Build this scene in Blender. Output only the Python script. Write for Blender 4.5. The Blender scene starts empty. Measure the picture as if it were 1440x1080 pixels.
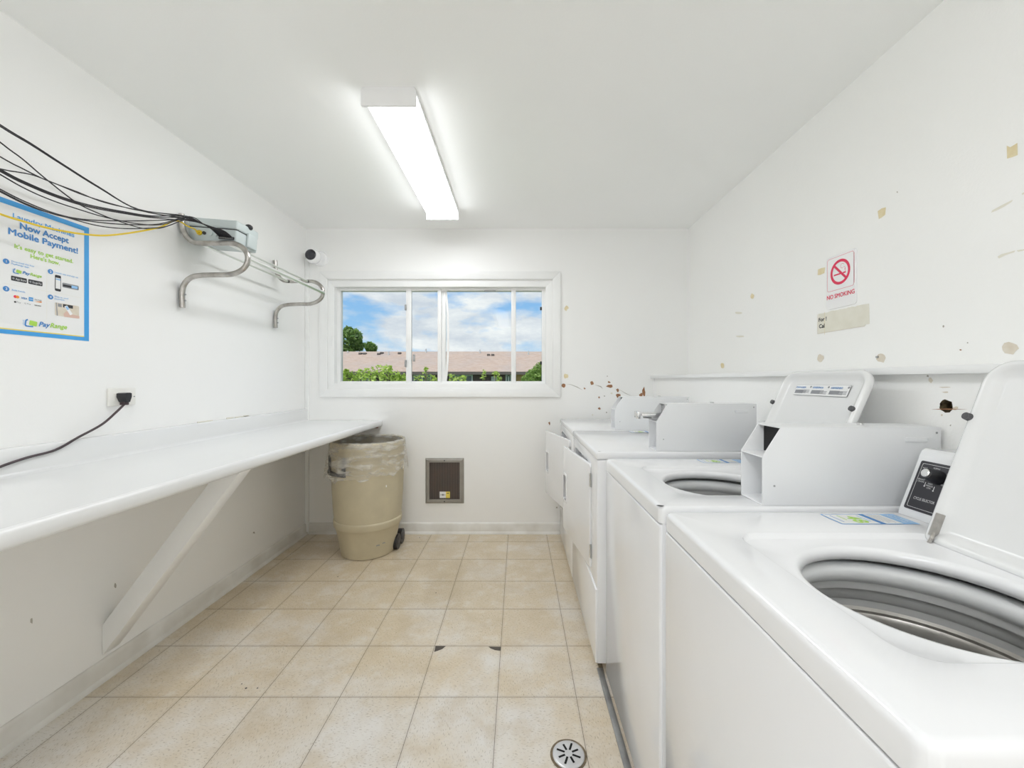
import bpy, bmesh, math, random
from mathutils import Vector, Matrix
random.seed(7)
scene = bpy.context.scene
COL = scene.collection
PI = math.pi

# ------------------------------------------------------------------ camera model (photo 1440x1080)
F, CX, CY, CH = 576.0, 729.0, 535.0, 1.225
def at_y(px, py, Y): return Vector(((px-CX)*Y/F, Y, CH-(py-CY)*Y/F))
def at_x(px, py, X):
    Y = F*X/(px-CX); return Vector((X, Y, CH-(py-CY)*Y/F))
def at_z(px, py, Z):
    Y = F*(CH-Z)/(py-CY); return Vector(((px-CX)*Y/F, Y, Z))

# room
XL, XR, YB, YF, ZC = -1.70, 1.36, 3.28, -2.50, 2.44
XCH = 1.088          # face of the low boxed-out wall behind the machines

# ------------------------------------------------------------------ materials
def new_mat(name):
    m = bpy.data.materials.new(name); m.use_nodes = True
    nt = m.node_tree; nt.nodes.clear()
    out = nt.nodes.new('ShaderNodeOutputMaterial')
    return m, nt, out
def N(nt, t, **kw):
    n = nt.nodes.new('ShaderNode'+t)
    for k, v in kw.items(): setattr(n, k, v)
    return n
def L(nt, a, b): nt.links.new(a, b)
def math_n(nt, op, a, b=None):
    n = N(nt, 'Math', operation=op)
    for i, v in enumerate((a, b)):
        if v is None: continue
        if isinstance(v, (int, float)): n.inputs[i].default_value = v
        else: L(nt, v, n.inputs[i])
    return n.outputs[0]
def mixc(nt, f, a, b):
    n = N(nt, 'Mix', data_type='RGBA')
    if isinstance(f, (int, float)): n.inputs[0].default_value = f
    else: L(nt, f, n.inputs[0])
    for i, v in ((6, a), (7, b)):
        if isinstance(v, tuple): n.inputs[i].default_value = (*v, 1)
        else: L(nt, v, n.inputs[i])
    return n.outputs[2]
def ramp(nt, x, lo, hi):
    n = N(nt, 'MapRange'); n.clamp = True
    L(nt, x, n.inputs[0]); n.inputs[1].default_value = lo; n.inputs[2].default_value = hi
    return n.outputs[0]
def noise(nt, vec, scale, detail=3, rough=.55):
    n = N(nt, 'TexNoise'); n.inputs['Scale'].default_value = scale
    n.inputs['Detail'].default_value = detail; n.inputs['Roughness'].default_value = rough
    L(nt, vec, n.inputs['Vector']); return n.outputs['Fac']
def objco(nt): return N(nt, 'TexCoord').outputs['Object']

def mat(name, col, rough=.5, metal=0., var=0.03, vscale=9., bump=0., bscale=120., coat=0., spec=.5, col2=None):
    m, nt, out = new_mat(name)
    p = N(nt, 'BsdfPrincipled'); co = objco(nt)
    nz = noise(nt, co, vscale)
    c2 = col2 or tuple(max(0, c*(1-2*var)) for c in col)
    c = mixc(nt, ramp(nt, nz, .35, .7), tuple(col), tuple(c2))
    L(nt, c, p.inputs['Base Color'])
    p.inputs['Roughness'].default_value = rough; p.inputs['Metallic'].default_value = metal
    p.inputs['Coat Weight'].default_value = coat; p.inputs['Coat Roughness'].default_value = .08
    p.inputs['Specular IOR Level'].default_value = spec
    if bump:
        b = N(nt, 'Bump'); b.inputs['Strength'].default_value = bump; b.inputs['Distance'].default_value = .002
        L(nt, noise(nt, co, bscale, 2), b.inputs['Height']); L(nt, b.outputs[0], p.inputs['Normal'])
    L(nt, p.outputs[0], out.inputs[0]); return m

M = {}
M['wall'] = mat('wall_paint', (.90, .90, .89), .42, var=.008, vscale=1.5, bump=.12, bscale=160)
M['wall_r'] = mat('right_wall_paint', (.93, .93, .915), .38, var=.008, vscale=1.2, bump=.28, bscale=90)
M['ceil'] = mat('ceiling_paint', (.93, .935, .925), .35, var=.008, vscale=1.2, bump=.1, bscale=120)
M['trimw'] = mat('trim_paint', (.88, .885, .88), .35, var=.015, vscale=6, bump=.15, bscale=60)
M['dirty'] = mat('scuffed_baseboard', (.83, .825, .80), .42, vscale=5, col2=(.66, .64, .595), bump=.15, bscale=60)
M['vinyl'] = mat('white_vinyl', (.89, .895, .89), .3, var=.008)
M['lam'] = mat('laminate', (.79, .795, .795), .22, var=.005, vscale=3)
M['enamel'] = mat('white_enamel', (.835, .84, .855), .16, var=.004, vscale=2, coat=.4)
M['lidw'] = mat('lid_enamel', (.765, .77, .77), .25, var=.006, vscale=3, coat=.2)
M['boxm'] = mat('coin_box_paint', (.79, .80, .81), .38, var=.01, vscale=4, bump=.08, bscale=300)
M['boxin'] = mat('coin_box_inside', (.86, .865, .88), .4, var=.02, vscale=12)
M['black'] = mat('black_plastic', (.018, .018, .022), .4, var=.1)
M['matblack'] = mat('matt_black', (.012, .011, .012), .75, var=.1)
M['rubber'] = mat('rubber', (.10, .10, .105), .6, var=.1)
M['panel'] = mat('panel_film', (.028, .027, .034), .35, var=.05)
M['wht'] = mat('white_print', (.80, .80, .80), .5)
M['chrome'] = mat('chrome', (.78, .78, .78), .12, metal=1., var=.03, vscale=30)
M['steel'] = mat('tarnished_steel', (.54, .52, .49), .28, metal=1., vscale=25, col2=(.36, .335, .31))
M['rod'] = mat('polished_rod', (.90, .90, .89), .36, metal=1., var=.02)
M['basket'] = mat('basket_steel', (.62, .60, .56), .36, metal=.6, vscale=20, col2=(.50, .475, .44))
M['tubg'] = mat('tub_plastic_light', (.80, .81, .81), .4, var=.03)
M['tubd'] = mat('tub_plastic_grey', (.58, .58, .57), .45, var=.05)
M['gasket'] = mat('dark_gap', (.02, .02, .02), .7)
M['tan'] = mat('bin_plastic', (.56, .50, .355), .5, vscale=7, col2=(.50, .445, .315), bump=.2, bscale=50)
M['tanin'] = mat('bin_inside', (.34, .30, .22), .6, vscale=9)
M['grey'] = mat('enclosure_grey', (.56, .62, .62), .42, var=.02)
M['yellow'] = mat('yellow_cable', (.80, .58, .03), .42, var=.05)
M['cable'] = mat('cable_jacket', (.022, .02, .024), .5, var=.1)
M['cord'] = mat('cord_jacket', (.05, .03, .035), .45, var=.1)
M['ivory'] = mat('ivory_plastic', (.84, .83, .79), .35, var=.01)
M['peel'] = mat('bare_patch', (.74, .63, .38), .7, vscale=40, col2=(.80, .72, .50))
M['peelg'] = mat('grey_patch', (.68, .61, .50), .7, vscale=40, col2=(.74, .69, .60))
M['brown'] = mat('bare_brown', (.27, .12, .055), .8, vscale=120, col2=(.40, .22, .12))
M['dust'] = mat('crack_line', (.45, .43, .38), .8)
M['chip'] = mat('broken_tile_bed', (.10, .085, .07), .8, vscale=60)
M['hole'] = mat('raw_hole', (.16, .12, .06), .95, vscale=80, col2=(.05, .035, .02), bump=.8, bscale=200)
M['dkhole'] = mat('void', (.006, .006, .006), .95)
M['ventf'] = mat('vent_frame_paint', (.33, .31, .275), .45, vscale=12, col2=(.27, .25, .22))
M['paper'] = mat('paper', (.84, .845, .845), .5, var=.006)
M['oldpaper'] = mat('aged_tape', (.80, .78, .69), .4, vscale=14, col2=(.75, .725, .62))
M['blue'] = mat('print_blue', (.055, .36, .78), .45)
M['dblue'] = mat('print_deep_blue', (.05, .24, .58), .45)
M['lblue'] = mat('print_pale_blue', (.30, .55, .85), .45)
M['green'] = mat('print_green', (.42, .70, .10), .45)
M['pyel'] = mat('print_yellow', (.85, .68, .12), .45)
M['ink'] = mat('print_ink', (.03, .03, .035), .5)
M['gink'] = mat('print_grey', (.30, .31, .33), .5)
M['red'] = mat('sign_red', (.78, .03, .10), .4)
M['orange'] = mat('print_orange', (.85, .30, .04), .45)
M['skin'] = mat('print_skin', (.72, .50, .42), .5)
M['signw'] = mat('sign_plastic', (.91, .91, .915), .25, var=.004)
M['wood'] = mat('raw_wood', (.22, .10, .06), .6, vscale=30)
M['sill'] = mat('metal_strip', (.42, .43, .43), .4, metal=.6, vscale=20, col2=(.30, .30, .30))
M['grime'] = mat('grime', (.24, .19, .12), .8, vscale=60, col2=(.12, .09, .06))
M['lens'] = mat('camera_lens', (.02, .02, .03), .08, var=.05, coat=.5)

# floor tiles
def floor_mat():
    m, nt, out = new_mat('vinyl_tiles'); p = N(nt, 'BsdfPrincipled'); co = objco(nt)
    sx = N(nt, 'SeparateXYZ'); L(nt, co, sx.inputs[0])
    T = .305
    u = math_n(nt, 'MULTIPLY', math_n(nt, 'ADD', sx.outputs[0], .081), 1/T)
    v = math_n(nt, 'MULTIPLY', math_n(nt, 'ADD', sx.outputs[1], -1.890), 1/T)
    fu, fv = math_n(nt, 'FLOOR', u), math_n(nt, 'FLOOR', v)
    du = math_n(nt, 'ABSOLUTE', math_n(nt, 'SUBTRACT', math_n(nt, 'SUBTRACT', u, fu), .5))
    dv = math_n(nt, 'ABSOLUTE', math_n(nt, 'SUBTRACT', math_n(nt, 'SUBTRACT', v, fv), .5))
    d = math_n(nt, 'MAXIMUM', du, dv)
    line = ramp(nt, d, .4962, .4988)
    soft = ramp(nt, d, .455, .5)
    cid = N(nt, 'CombineXYZ'); L(nt, fu, cid.inputs[0]); L(nt, fv, cid.inputs[1])
    wn = N(nt, 'TexWhiteNoise', noise_dimensions='3D'); L(nt, cid.outputs[0], wn.inputs['Vector'])
    par = math_n(nt, 'MODULO', math_n(nt, 'ABSOLUTE', math_n(nt, 'ADD', fu, fv)), 2.0)
    def fleck(sc):
        mp = N(nt, 'Mapping'); mp.inputs['Scale'].default_value = sc; L(nt, co, mp.inputs['Vector'])
        mp.inputs['Rotation'].default_value = (0, 0, .5)
        return noise(nt, mp.outputs[0], 1, 2, .5)
    f1, f2 = fleck((95, 240, 1)), fleck((240, 95, 1))
    mx = N(nt, 'Mix', data_type='FLOAT'); L(nt, par, mx.inputs[0]); L(nt, f1, mx.inputs[2]); L(nt, f2, mx.inputs[3])
    fl = mx.outputs[0]
    wear = noise(nt, co, 2.6, 5, .6)
    # paler towards the camera: traffic wear plus the window's sheen put into the colour
    ty = N(nt, 'MapRange'); ty.clamp = True; L(nt, sx.outputs[1], ty.inputs[0])
    ty.inputs[1].default_value = 2.5; ty.inputs[2].default_value = 1.0
    w = ramp(nt, math_n(nt, 'ADD', wear, math_n(nt, 'MULTIPLY', math_n(nt, 'SUBTRACT', ty.outputs[0], .5), .28)), .40, .68)
    base = mixc(nt, w, (.68, .58, .43), (.76, .74, .71))
    base = mixc(nt, math_n(nt, 'MULTIPLY', wn.outputs['Value'], .30), base, (.56, .47, .34))
    base = mixc(nt, math_n(nt, 'MULTIPLY', ramp(nt, fl, .59, .67), .55), base, (.30, .25, .18))
    base = mixc(nt, math_n(nt, 'MULTIPLY', ramp(nt, fl, .41, .34), .35), base, (.74, .70, .62))
    mot = noise(nt, co, 6.5, 5, .65)
    base = mixc(nt, math_n(nt, 'MULTIPLY', ramp(nt, mot, .50, .66), .45), base, (.56, .46, .32))
    base = mixc(nt, math_n(nt, 'MULTIPLY', ramp(nt, mot, .46, .34), .40), base, (.77, .74, .69))
    scr = noise(nt, co, 9, 6, .75)
    base = mixc(nt, math_n(nt, 'MULTIPLY', ramp(nt, scr, .56, .70), .60), base, (.74, .71, .64))
    base = mixc(nt, math_n(nt, 'MULTIPLY', soft, .18), base, (.33, .26, .17))
    base = mixc(nt, math_n(nt, 'MULTIPLY', line, .95), base, (.07, .05, .035))
    L(nt, base, p.inputs['Base Color'])
    r = N(nt, 'MapRange'); L(nt, wear, r.inputs[0]); r.inputs[3].default_value = .08; r.inputs[4].default_value = .30
    L(nt, r.outputs[0], p.inputs['Roughness']); p.inputs['Specular IOR Level'].default_value = .6
    b = N(nt, 'Bump'); b.inputs['Strength'].default_value = .25; b.inputs['Distance'].default_value = .002
    h = math_n(nt, 'SUBTRACT', math_n(nt, 'MULTIPLY', noise(nt, co, 14, 2), .5), line)
    L(nt, h, b.inputs['Height']); L(nt, b.outputs[0], p.inputs['Normal'])
    L(nt, p.outputs[0], out.inputs[0]); return m
M['floor'] = floor_mat()

def glass_mat():
    m, nt, out = new_mat('window_glass')
    t = N(nt, 'BsdfTransparent'); t.inputs[0].default_value = (.96, .98, .97, 1)
    g = N(nt, 'BsdfGlossy'); g.inputs['Roughness'].default_value = .02
    fr = N(nt, 'Fresnel'); fr.inputs[0].default_value = 1.13
    mx = N(nt, 'MixShader'); L(nt, fr.outputs[0], mx.inputs[0]); L(nt, t.outputs[0], mx.inputs[1]); L(nt, g.outputs[0], mx.inputs[2])
    L(nt, mx.outputs[0], out.inputs[0]); return m
M['glass'] = glass_mat()
def liner_mat():
    m, nt, out = new_mat('clear_bin_liner'); co = objco(nt)
    t = N(nt, 'BsdfTransparent'); t.inputs[0].default_value = (.97, .96, .94, 1)
    p = N(nt, 'BsdfPrincipled'); p.inputs['Base Color'].default_value = (.80, .79, .76, 1); p.inputs['Roughness'].default_value = .22
    mp = N(nt, 'Mapping'); mp.inputs['Scale'].default_value = (.45, .45, 1.6); mp.inputs['Rotation'].default_value = (.25, .2, 0); L(nt, co, mp.inputs['Vector'])
    nz = noise(nt, mp.outputs[0], 16, 5, .6)
    f = N(nt, 'MapRange'); f.clamp = True; L(nt, nz, f.inputs[0]); f.inputs[1].default_value = .42; f.inputs[2].default_value = .66
    f.inputs[3].default_value = .14; f.inputs[4].default_value = .60
    b = N(nt, 'Bump'); b.inputs['Strength'].default_value = .8; b.inputs['Distance'].default_value = .012
    L(nt, nz, b.inputs['Height']); L(nt, b.outputs[0], p.inputs['Normal'])
    mx = N(nt, 'MixShader'); L(nt, f.outputs[0], mx.inputs[0]); L(nt, t.outputs[0], mx.inputs[1]); L(nt, p.outputs[0], mx.inputs[2])
    L(nt, mx.outputs[0], out.inputs[0]); return m
M['liner'] = liner_mat()
LAMP = 15.2
def lamp_mat(name='lit_diffuser', LAMP=LAMP):
    m, nt, out = new_mat(name); co = objco(nt)
    e = N(nt, 'Emission'); e.inputs['Color'].default_value = (.955, .974, 1.0, 1)
    e.inputs['Strength'].default_value = LAMP
    L(nt, e.outputs[0], out.inputs[0]); return m
M['lamp'] = lamp_mat()
M['lampfill'] = lamp_mat('fill_lamp_diffuser', 15.0)
M['lampfillside'] = lamp_mat('fill_lamp_side', 27.5)  # added fill lamp: sides glow strongest, to lift walls and ceiling
M['lampside'] = lamp_mat('lit_diffuser_side', 3.5)   # prismatic sides send most light down
def mesh_vent_mat():
    m, nt, out = new_mat('vent_screen'); p = N(nt, 'BsdfPrincipled'); co = objco(nt)
    sx = N(nt, 'SeparateXYZ'); L(nt, co, sx.inputs[0])
    s = math_n(nt, 'SINE', math_n(nt, 'MULTIPLY', sx.outputs[0], 480.0))
    c = mixc(nt, ramp(nt, s, -.2, 1.), (.035, .027, .026), (.15, .12, .10))
    c = mixc(nt, math_n(nt, 'MULTIPLY', ramp(nt, noise(nt, co, 9), .4, .7), .5), c, (.10, .065, .05))
    L(nt, c, p.inputs['Base Color']); p.inputs['Roughness'].default_value = .6
    L(nt, p.outputs[0], out.inputs[0]); return m
M['screen'] = mesh_vent_mat()
def shingle_mat():
    m, nt, out = new_mat('roof_shingles'); p = N(nt, 'BsdfPrincipled'); co = objco(nt)
    mp = N(nt, 'Mapping'); mp.inputs['Scale'].default_value = (2.2, 6, 6); L(nt, co, mp.inputs['Vector'])
    nz = noise(nt, mp.outputs[0], 1.6, 6, .75)
    c = mixc(nt, ramp(nt, nz, .3, .7), (.42, .28, .21), (.62, .49, .41))
    c = mixc(nt, math_n(nt, 'MULTIPLY', ramp(nt, noise(nt, co, .5), .4, .65), .5), c, (.44, .38, .36))
    L(nt, c, p.inputs['Base Color']); p.inputs['Roughness'].default_value = .85
    L(nt, p.outputs[0], out.inputs[0]); return m
M['roof'] = shingle_mat()
M['brick'] = mat('brown_brick', (.13, .085, .085), .8, vscale=6, col2=(.09, .06, .06))
M['fascia'] = mat('fascia', (.12, .10, .09), .6)
M['extw'] = mat('exterior_white', (.62, .66, .66), .5)
M['extglass'] = mat('dark_pane', (.10, .13, .15), .15)
M['tanwall'] = mat('tan_siding', (.50, .30, .12), .7)
M['grass'] = mat('lawn', (.10, .20, .04), .9, vscale=3)
def leaf_mat(name, a, b):
    m, nt, out = new_mat(name); p = N(nt, 'BsdfPrincipled')
    gi = N(nt, 'NewGeometry'); c = mixc(nt, gi.outputs['Random Per Island'], a, b)
    L(nt, c, p.inputs['Base Color']); p.inputs['Roughness'].default_value = .5
    tr = N(nt, 'BsdfTranslucent'); L(nt, c, tr.inputs[0])
    mx = N(nt, 'MixShader'); mx.inputs[0].default_value = .35; L(nt, p.outputs[0], mx.inputs[1]); L(nt, tr.outputs[0], mx.inputs[2])
    L(nt, mx.outputs[0], out.inputs[0]); return m
M['leaf'] = leaf_mat('bright_leaves', (.34, .50, .06), (.68, .78, .22))
M['leafd'] = leaf_mat('tree_leaves', (.12, .23, .05), (.30, .44, .12))
M['leafm'] = leaf_mat('bush_leaves', (.22, .36, .07), (.42, .56, .16))
M['bark'] = mat('bark', (.14, .10, .07), .9, vscale=20)

# ------------------------------------------------------------------ mesh builder
class MB:
    def __init__(s): s.bm = bmesh.new(); s.mats = []
    def mi(s, m):
        m = M[m] if isinstance(m, str) else m
        if m not in s.mats: s.mats.append(m)
        return s.mats.index(m)
    def faces(s, verts, faces, m):
        i = s.mi(m); vs = [s.bm.verts.new(v) for v in verts]; out = []
        for f in faces:
            try:
                fc = s.bm.faces.new([vs[k] for k in f]); fc.material_index = i; out.append(fc)
            except ValueError: pass
        return vs, out
    def box(s, x0, x1, y0, y1, z0, z1, m, bev=0., seg=2, rot=None, piv=None):
        v = [Vector((x, y, z)) for x in (x0, x1) for y in (y0, y1) for z in (z0, z1)]
        if rot is not None:
            piv = Vector(piv) if piv is not None else Vector(((x0+x1)/2, (y0+y1)/2, (z0+z1)/2))
            v = [rot @ (p-piv) + piv for p in v]
        vs, fs = s.faces(v, [(0,1,3,2),(4,6,7,5),(0,4,5,1),(2,3,7,6),(0,2,6,4),(1,5,7,3)], m)
        if bev > 0:
            es = list({e for f in fs for e in f.edges})
            r = bmesh.ops.bevel(s.bm, geom=es, offset=bev, segments=seg, profile=.5, affect='EDGES', clamp_overlap=True)
            i = s.mi(m)
            for f in r['faces']: f.material_index = i
        return s
    def prism(s, pts, a, b, axis, m, bev=0.):
        """closed outline pts (2D) extruded along axis from a to b; axis x: pts=(y,z), y: (x,z), z: (x,y)"""
        def P(p, t):
            return {'x': (t, p[0], p[1]), 'y': (p[0], t, p[1]), 'z': (p[0], p[1], t)}[axis]
        n = len(pts); v = [P(p, a) for p in pts]+[P(p, b) for p in pts]
        fs = [tuple(range(n)), tuple(range(2*n-1, n-1, -1))]+[(i, i+n, (i+1) % n+n, (i+1) % n) for i in range(n)]
        vs, f = s.faces(v, fs, m)
        if bev > 0:
            es = list({e for ff in f for e in ff.edges})
            r = bmesh.ops.bevel(s.bm, geom=es, offset=bev, segments=2, profile=.5, affect='EDGES', clamp_overlap=True)
            for ff in r['faces']: ff.material_index = s.mi(m)
        return s
    def rings(s, rings, m, cap0=False, cap1=False, closed=True):
        i = s.mi(m); R = [[s.bm.verts.new(p) for p in r] for r in rings]; n = len(R[0])
        for a, b in zip(R, R[1:]):
            for k in range(n if closed else n-1):
                q = [a[k], a[(k+1) % n], b[(k+1) % n], b[k]]
                try: s.bm.faces.new(q).material_index = i
                except ValueError: pass
        if cap0: s.bm.faces.new(R[0][::-1]).material_index = i
        if cap1: s.bm.faces.new(R[-1]).material_index = i
        return s
    def lathe(s, prof, c, m, seg=48, cap0=False, cap1=False, sx=1., sy=1.):
        """profile (r, z) about a vertical axis through c=(x, y)"""
        s.rings([[(c[0]+sx*r*math.cos(2*PI*k/seg), c[1]+sy*r*math.sin(2*PI*k/seg), z) for k in range(seg)] for r, z in prof], m, cap0, cap1)
        return s
    def cyl(s, p0, p1, r0, m, r1=None, seg=20, cap=True):
        p0, p1 = Vector(p0), Vector(p1); r1 = r0 if r1 is None else r1
        d = (p1-p0).normalized(); a = d.orthogonal().normalized(); b = d.cross(a)
        s.rings([[p+(a*math.cos(2*PI*k/seg)+b*math.sin(2*PI*k/seg))*r for k in range(seg)] for p, r in ((p0, r0), (p1, r1))], m, cap, cap)
        return s
    def tube(s, pts, r, m, seg=10, smooth=6, cap=True):
        P = [Vector(p) for p in pts]
        if smooth > 1:
            Q = [P[0]*2-P[1]]+P+[P[-1]*2-P[-2]]; out = []
            for i in range(1, len(Q)-2):
                for k in range(smooth):
                    t = k/smooth; a, b, c, d = Q[i-1], Q[i], Q[i+1], Q[i+2]
                    out.append(.5*((2*b)+(-a+c)*t+(2*a-5*b+4*c-d)*t*t+(-a+3*b-3*c+d)*t**3))
            P = out+[P[-1]]
        T = [(P[min(i+1, len(P)-1)]-P[max(i-1, 0)]).normalized() for i in range(len(P))]
        n = T[0].orthogonal().normalized(); R = []
        for p, t in zip(P, T):
            n = (n-t*n.dot(t)).normalized(); b = t.cross(n)
            R.append([p+(n*math.cos(2*PI*k/seg)+b*math.sin(2*PI*k/seg))*r for k in range(seg)])
        s.rings(R, m, cap, cap); return s
    def sphere(s, c, r, m, seg=20, scale=(1, 1, 1)):
        c = Vector(c)
        prof = [(math.sin(PI*k/12)*r, -math.cos(PI*k/12)*r) for k in range(1, 12)]
        rg = [[(c.x+scale[0]*q*math.cos(2*PI*j/seg), c.y+scale[1]*q*math.sin(2*PI*j/seg), c.z+scale[2]*z) for j in range(seg)] for q, z in prof]
        s.rings(rg, m, True, True); return s
    def flat(s, fr, pts, m, off=.0006):
        """flat outline in a (origin, U, V, N) frame, lifted off along N"""
        o, U, V, Nn = fr
        s.faces([o+U*u+V*v+Nn*off for u, v in pts], [tuple(range(len(pts)))], m); return s
    def frect(s, fr, u0, u1, v0, v1, m, off=.0006, r=0.):
        if r > 0: pts = rrect(u0, u1, v0, v1, r, 5)
        else: pts = [(u0, v0), (u1, v0), (u1, v1), (u0, v1)]
        return s.flat(fr, pts, m, off)
    def fring(s, fr, u, v, r0, r1, m, off=.0006, n=40, ey=1., a0=0., a1=2*PI):
        o, U, V, Nn = fr; full = abs(a1-a0-2*PI) < 1e-6; k = n if full else n+1
        A = [o+U*(u+r0*math.cos(a0+(a1-a0)*i/n))+V*(v+ey*r0*math.sin(a0+(a1-a0)*i/n))+Nn*off for i in range(k)]
        B = [o+U*(u+r1*math.cos(a0+(a1-a0)*i/n))+V*(v+ey*r1*math.sin(a0+(a1-a0)*i/n))+Nn*off for i in range(k)]
        s.rings([A, B], m, closed=full); return s
    def fdisc(s, fr, u, v, r, m, off=.0006, n=24):
        return s.flat(fr, [(u+r*math.cos(2*PI*i/n), v+r*math.sin(2*PI*i/n)) for i in range(n)], m, off)
    def text(s, fr, txt, u, v, m, w=None, h=None, bold=0., off=.0010, align='C', shear=0.):
        vs, fs, W, H = text_geo(txt, 0., shear)
        sc = w/W if w else h/.72
        sv = h/.72 if h else sc
        ou = u-(W*sc/2 if align == 'C' else 0)
        o, U, V, Nn = fr
        for k, (dx, dy) in enumerate(((0, 0), (bold, 0), (-bold, 0), (0, bold), (0, -bold)) if bold else ((0, 0),)):
            s.faces([o+U*(ou+x*sc+dx*sv)+V*(v+y*sv+dy*sv)+Nn*(off+k*2e-5) for x, y in vs], fs, m)
        return s
    def build(s, name, parent=None, ang=35., recalc=True):
        if recalc: bmesh.ops.recalc_face_normals(s.bm, faces=s.bm.faces[:])
        me = bpy.data.meshes.new(name); s.bm.to_mesh(me); s.bm.free()
        for m in s.mats: me.materials.append(m)
        if ang:
            me.polygons.foreach_set('use_smooth', [True]*len(me.polygons)); me.set_sharp_from_angle(angle=math.radians(ang))
        o = bpy.data.objects.new(name, me); COL.objects.link(o)
        if parent is not None:
            me.transform(Matrix.Translation(-world_off(parent))); o.parent = parent
        me.update(); return o
def world_off(o):
    v = Vector((0, 0, 0))
    while o is not None: v += o.location; o = o.parent
    return v
_tc = {}
def text_geo(txt, bold, shear):
    k = (txt, bold, shear)
    if k in _tc: return _tc[k]
    cu = bpy.data.curves.new('t', 'FONT'); cu.body = txt; cu.size = 1; cu.offset = bold; cu.shear = shear; cu.resolution_u = 3
    ob = bpy.data.objects.new('t', cu); COL.objects.link(ob)
    dg = bpy.context.evaluated_depsgraph_get(); dg.update()
    me = bpy.data.meshes.new_from_object(ob.evaluated_get(dg))
    vs = [(v.co.x, v.co.y) for v in me.vertices]; fs = [tuple(p.vertices) for p in me.polygons]
    bpy.data.objects.remove(ob); bpy.data.curves.remove(cu); bpy.data.meshes.remove(me)
    x0 = min(v[0] for v in vs); x1 = max(v[0] for v in vs)
    _tc[k] = ([(x-x0, y) for x, y in vs], fs, x1-x0, 1.); return _tc[k]
def rrect(x0, x1, y0, y1, r, n=6, radii=None):
    rs = radii or (r, r, r, r); pts = []
    for (cx, cy, a, rr) in ((x0, y0, PI, rs[0]), (x1, y0, 1.5*PI, rs[1]), (x1, y1, 0, rs[2]), (x0, y1, .5*PI, rs[3])):
        ox = cx+rr if cx == x0 else cx-rr; oy = cy+rr if cy == y0 else cy-rr
        for k in range(n+1):
            t = a+.5*PI*k/n; pts.append((ox+rr*math.cos(t), oy+rr*math.sin(t)))
    return pts
def cut(obj, cutter_mb):
    """carve a real recess or hole"""
    c = cutter_mb.build('cutter', None, ang=0); c.location = Vector((0, 0, 0))-Vector((0, 0, 0))
    if obj.parent is not None: c.location = -world_off(obj.parent)+world_off(obj.parent)
    md = obj.modifiers.new('b', 'BOOLEAN'); md.object = c; md.operation = 'DIFFERENCE'; md.solver = 'EXACT'; md.material_mode = 'TRANSFER'
    dg = bpy.context.evaluated_depsgraph_get(); dg.update()
    me = bpy.data.meshes.new_from_object(obj.evaluated_get(dg)); obj.modifiers.clear()
    old = obj.data; obj.data = me; bpy.data.objects.remove(c)
    me.polygons.foreach_set('use_smooth', [True]*len(me.polygons)); me.set_sharp_from_angle(angle=math.radians(35)); me.update()
    return obj

def tag(o, label, cat, group=None, kind=None):
    o['label'] = label; o['category'] = cat
    if group: o['group'] = group
    if kind: o['kind'] = kind
    return o
def thing(name, loc, label, cat, group=None):
    o = bpy.data.objects.new(name, None); COL.objects.link(o); o.location = loc; o.empty_display_size = .05
    return tag(o, label, cat, group)
def struct(o, label, cat):
    o['kind'] = 'structure'; o['label'] = label; o['category'] = cat; return o

FL = (Vector((XL, 0, 0)), Vector((0, 1, 0)), Vector((0, 0, 1)), Vector((1, 0, 0)))       # left wall, u = Y, v = Z
FR = (Vector((XR, 0, 0)), Vector((0, -1, 0)), Vector((0, 0, 1)), Vector((-1, 0, 0)))     # right wall, u = -Y
FB = (Vector((0, YB, 0)), Vector((1, 0, 0)), Vector((0, 0, 1)), Vector((0, -1, 0)))      # end wall, u = X
FC = (Vector((XCH, 0, 0)), Vector((0, -1, 0)), Vector((0, 0, 1)), Vector((-1, 0, 0)))    # boxed-out wall

def blob(px, py, w, h, plane, n=11, jag=.25, seed=0):
    """ragged outline of a patch, returned in wall coordinates"""
    rr = random.Random(seed*31+int(px)); pts = []
    for k in range(n):
        a = 2*PI*k/n; q = 1+rr.uniform(-jag, jag)
        x, y = px+w/2*q*math.cos(a), py+h/2*q*math.sin(a)
        if plane == 'R': p = at_x(x, y, XR); pts.append((-p.y, p.z))
        elif plane == 'L': p = at_x(x, y, XL); pts.append((p.y, p.z))
        elif plane == 'C': p = at_x(x, y, XCH); pts.append((-p.y, p.z))
        else: p = at_y(x, y, YB); pts.append((p.x, p.z))
    return pts

# ================================================================== SETTING
# floor, with chips broken out of two tile corners, crumbs and the grimy strip by the machines
b = MB(); b.box(XL-.1, XR+.1, YF-.1, YB+.1, -.12, 0, 'floor')
FF = (Vector((0, 0, 0)), Vector((1, 0, 0)), Vector((0, 1, 0)), Vector((0, 0, 1)))
def fpts(pp): return [tuple(at_z(x, y, 0).xy) for x, y in pp]
for pp in ([(612.5,908.3),(627,908.8),(622,913),(615,915.5),(610.5,917)], [(686.5,909.4),(704.8,909.6),(704.2,915.5),(696,914.5),(690,912)]):
    b.flat(FF, fpts(pp), 'chip', .0008)
b.flat(FF, fpts([(840,930),(846,930),(858,984),(851,984),(849,970),(845,955)]), 'grime', .0008)
b.flat(FF, fpts([(836,922),(843,924),(845,931),(839,930)]), 'grime', .0009)
for (x, y, r) in ((346,968,1.6),(362,968,1.2),(340,962,1.),(613,834,1.),(568,757,1.2),(590,756,.9),(475,811,1.)):
    p = at_z(x, y, 0); b.fdisc(FF, p.x, p.y, r*p.y/F, 'ink', .0008, 7)
floor = struct(b.build('floor', ang=0), 'beige flecked vinyl tile floor with worn pale patches and two broken tile corners', 'floor')

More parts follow.
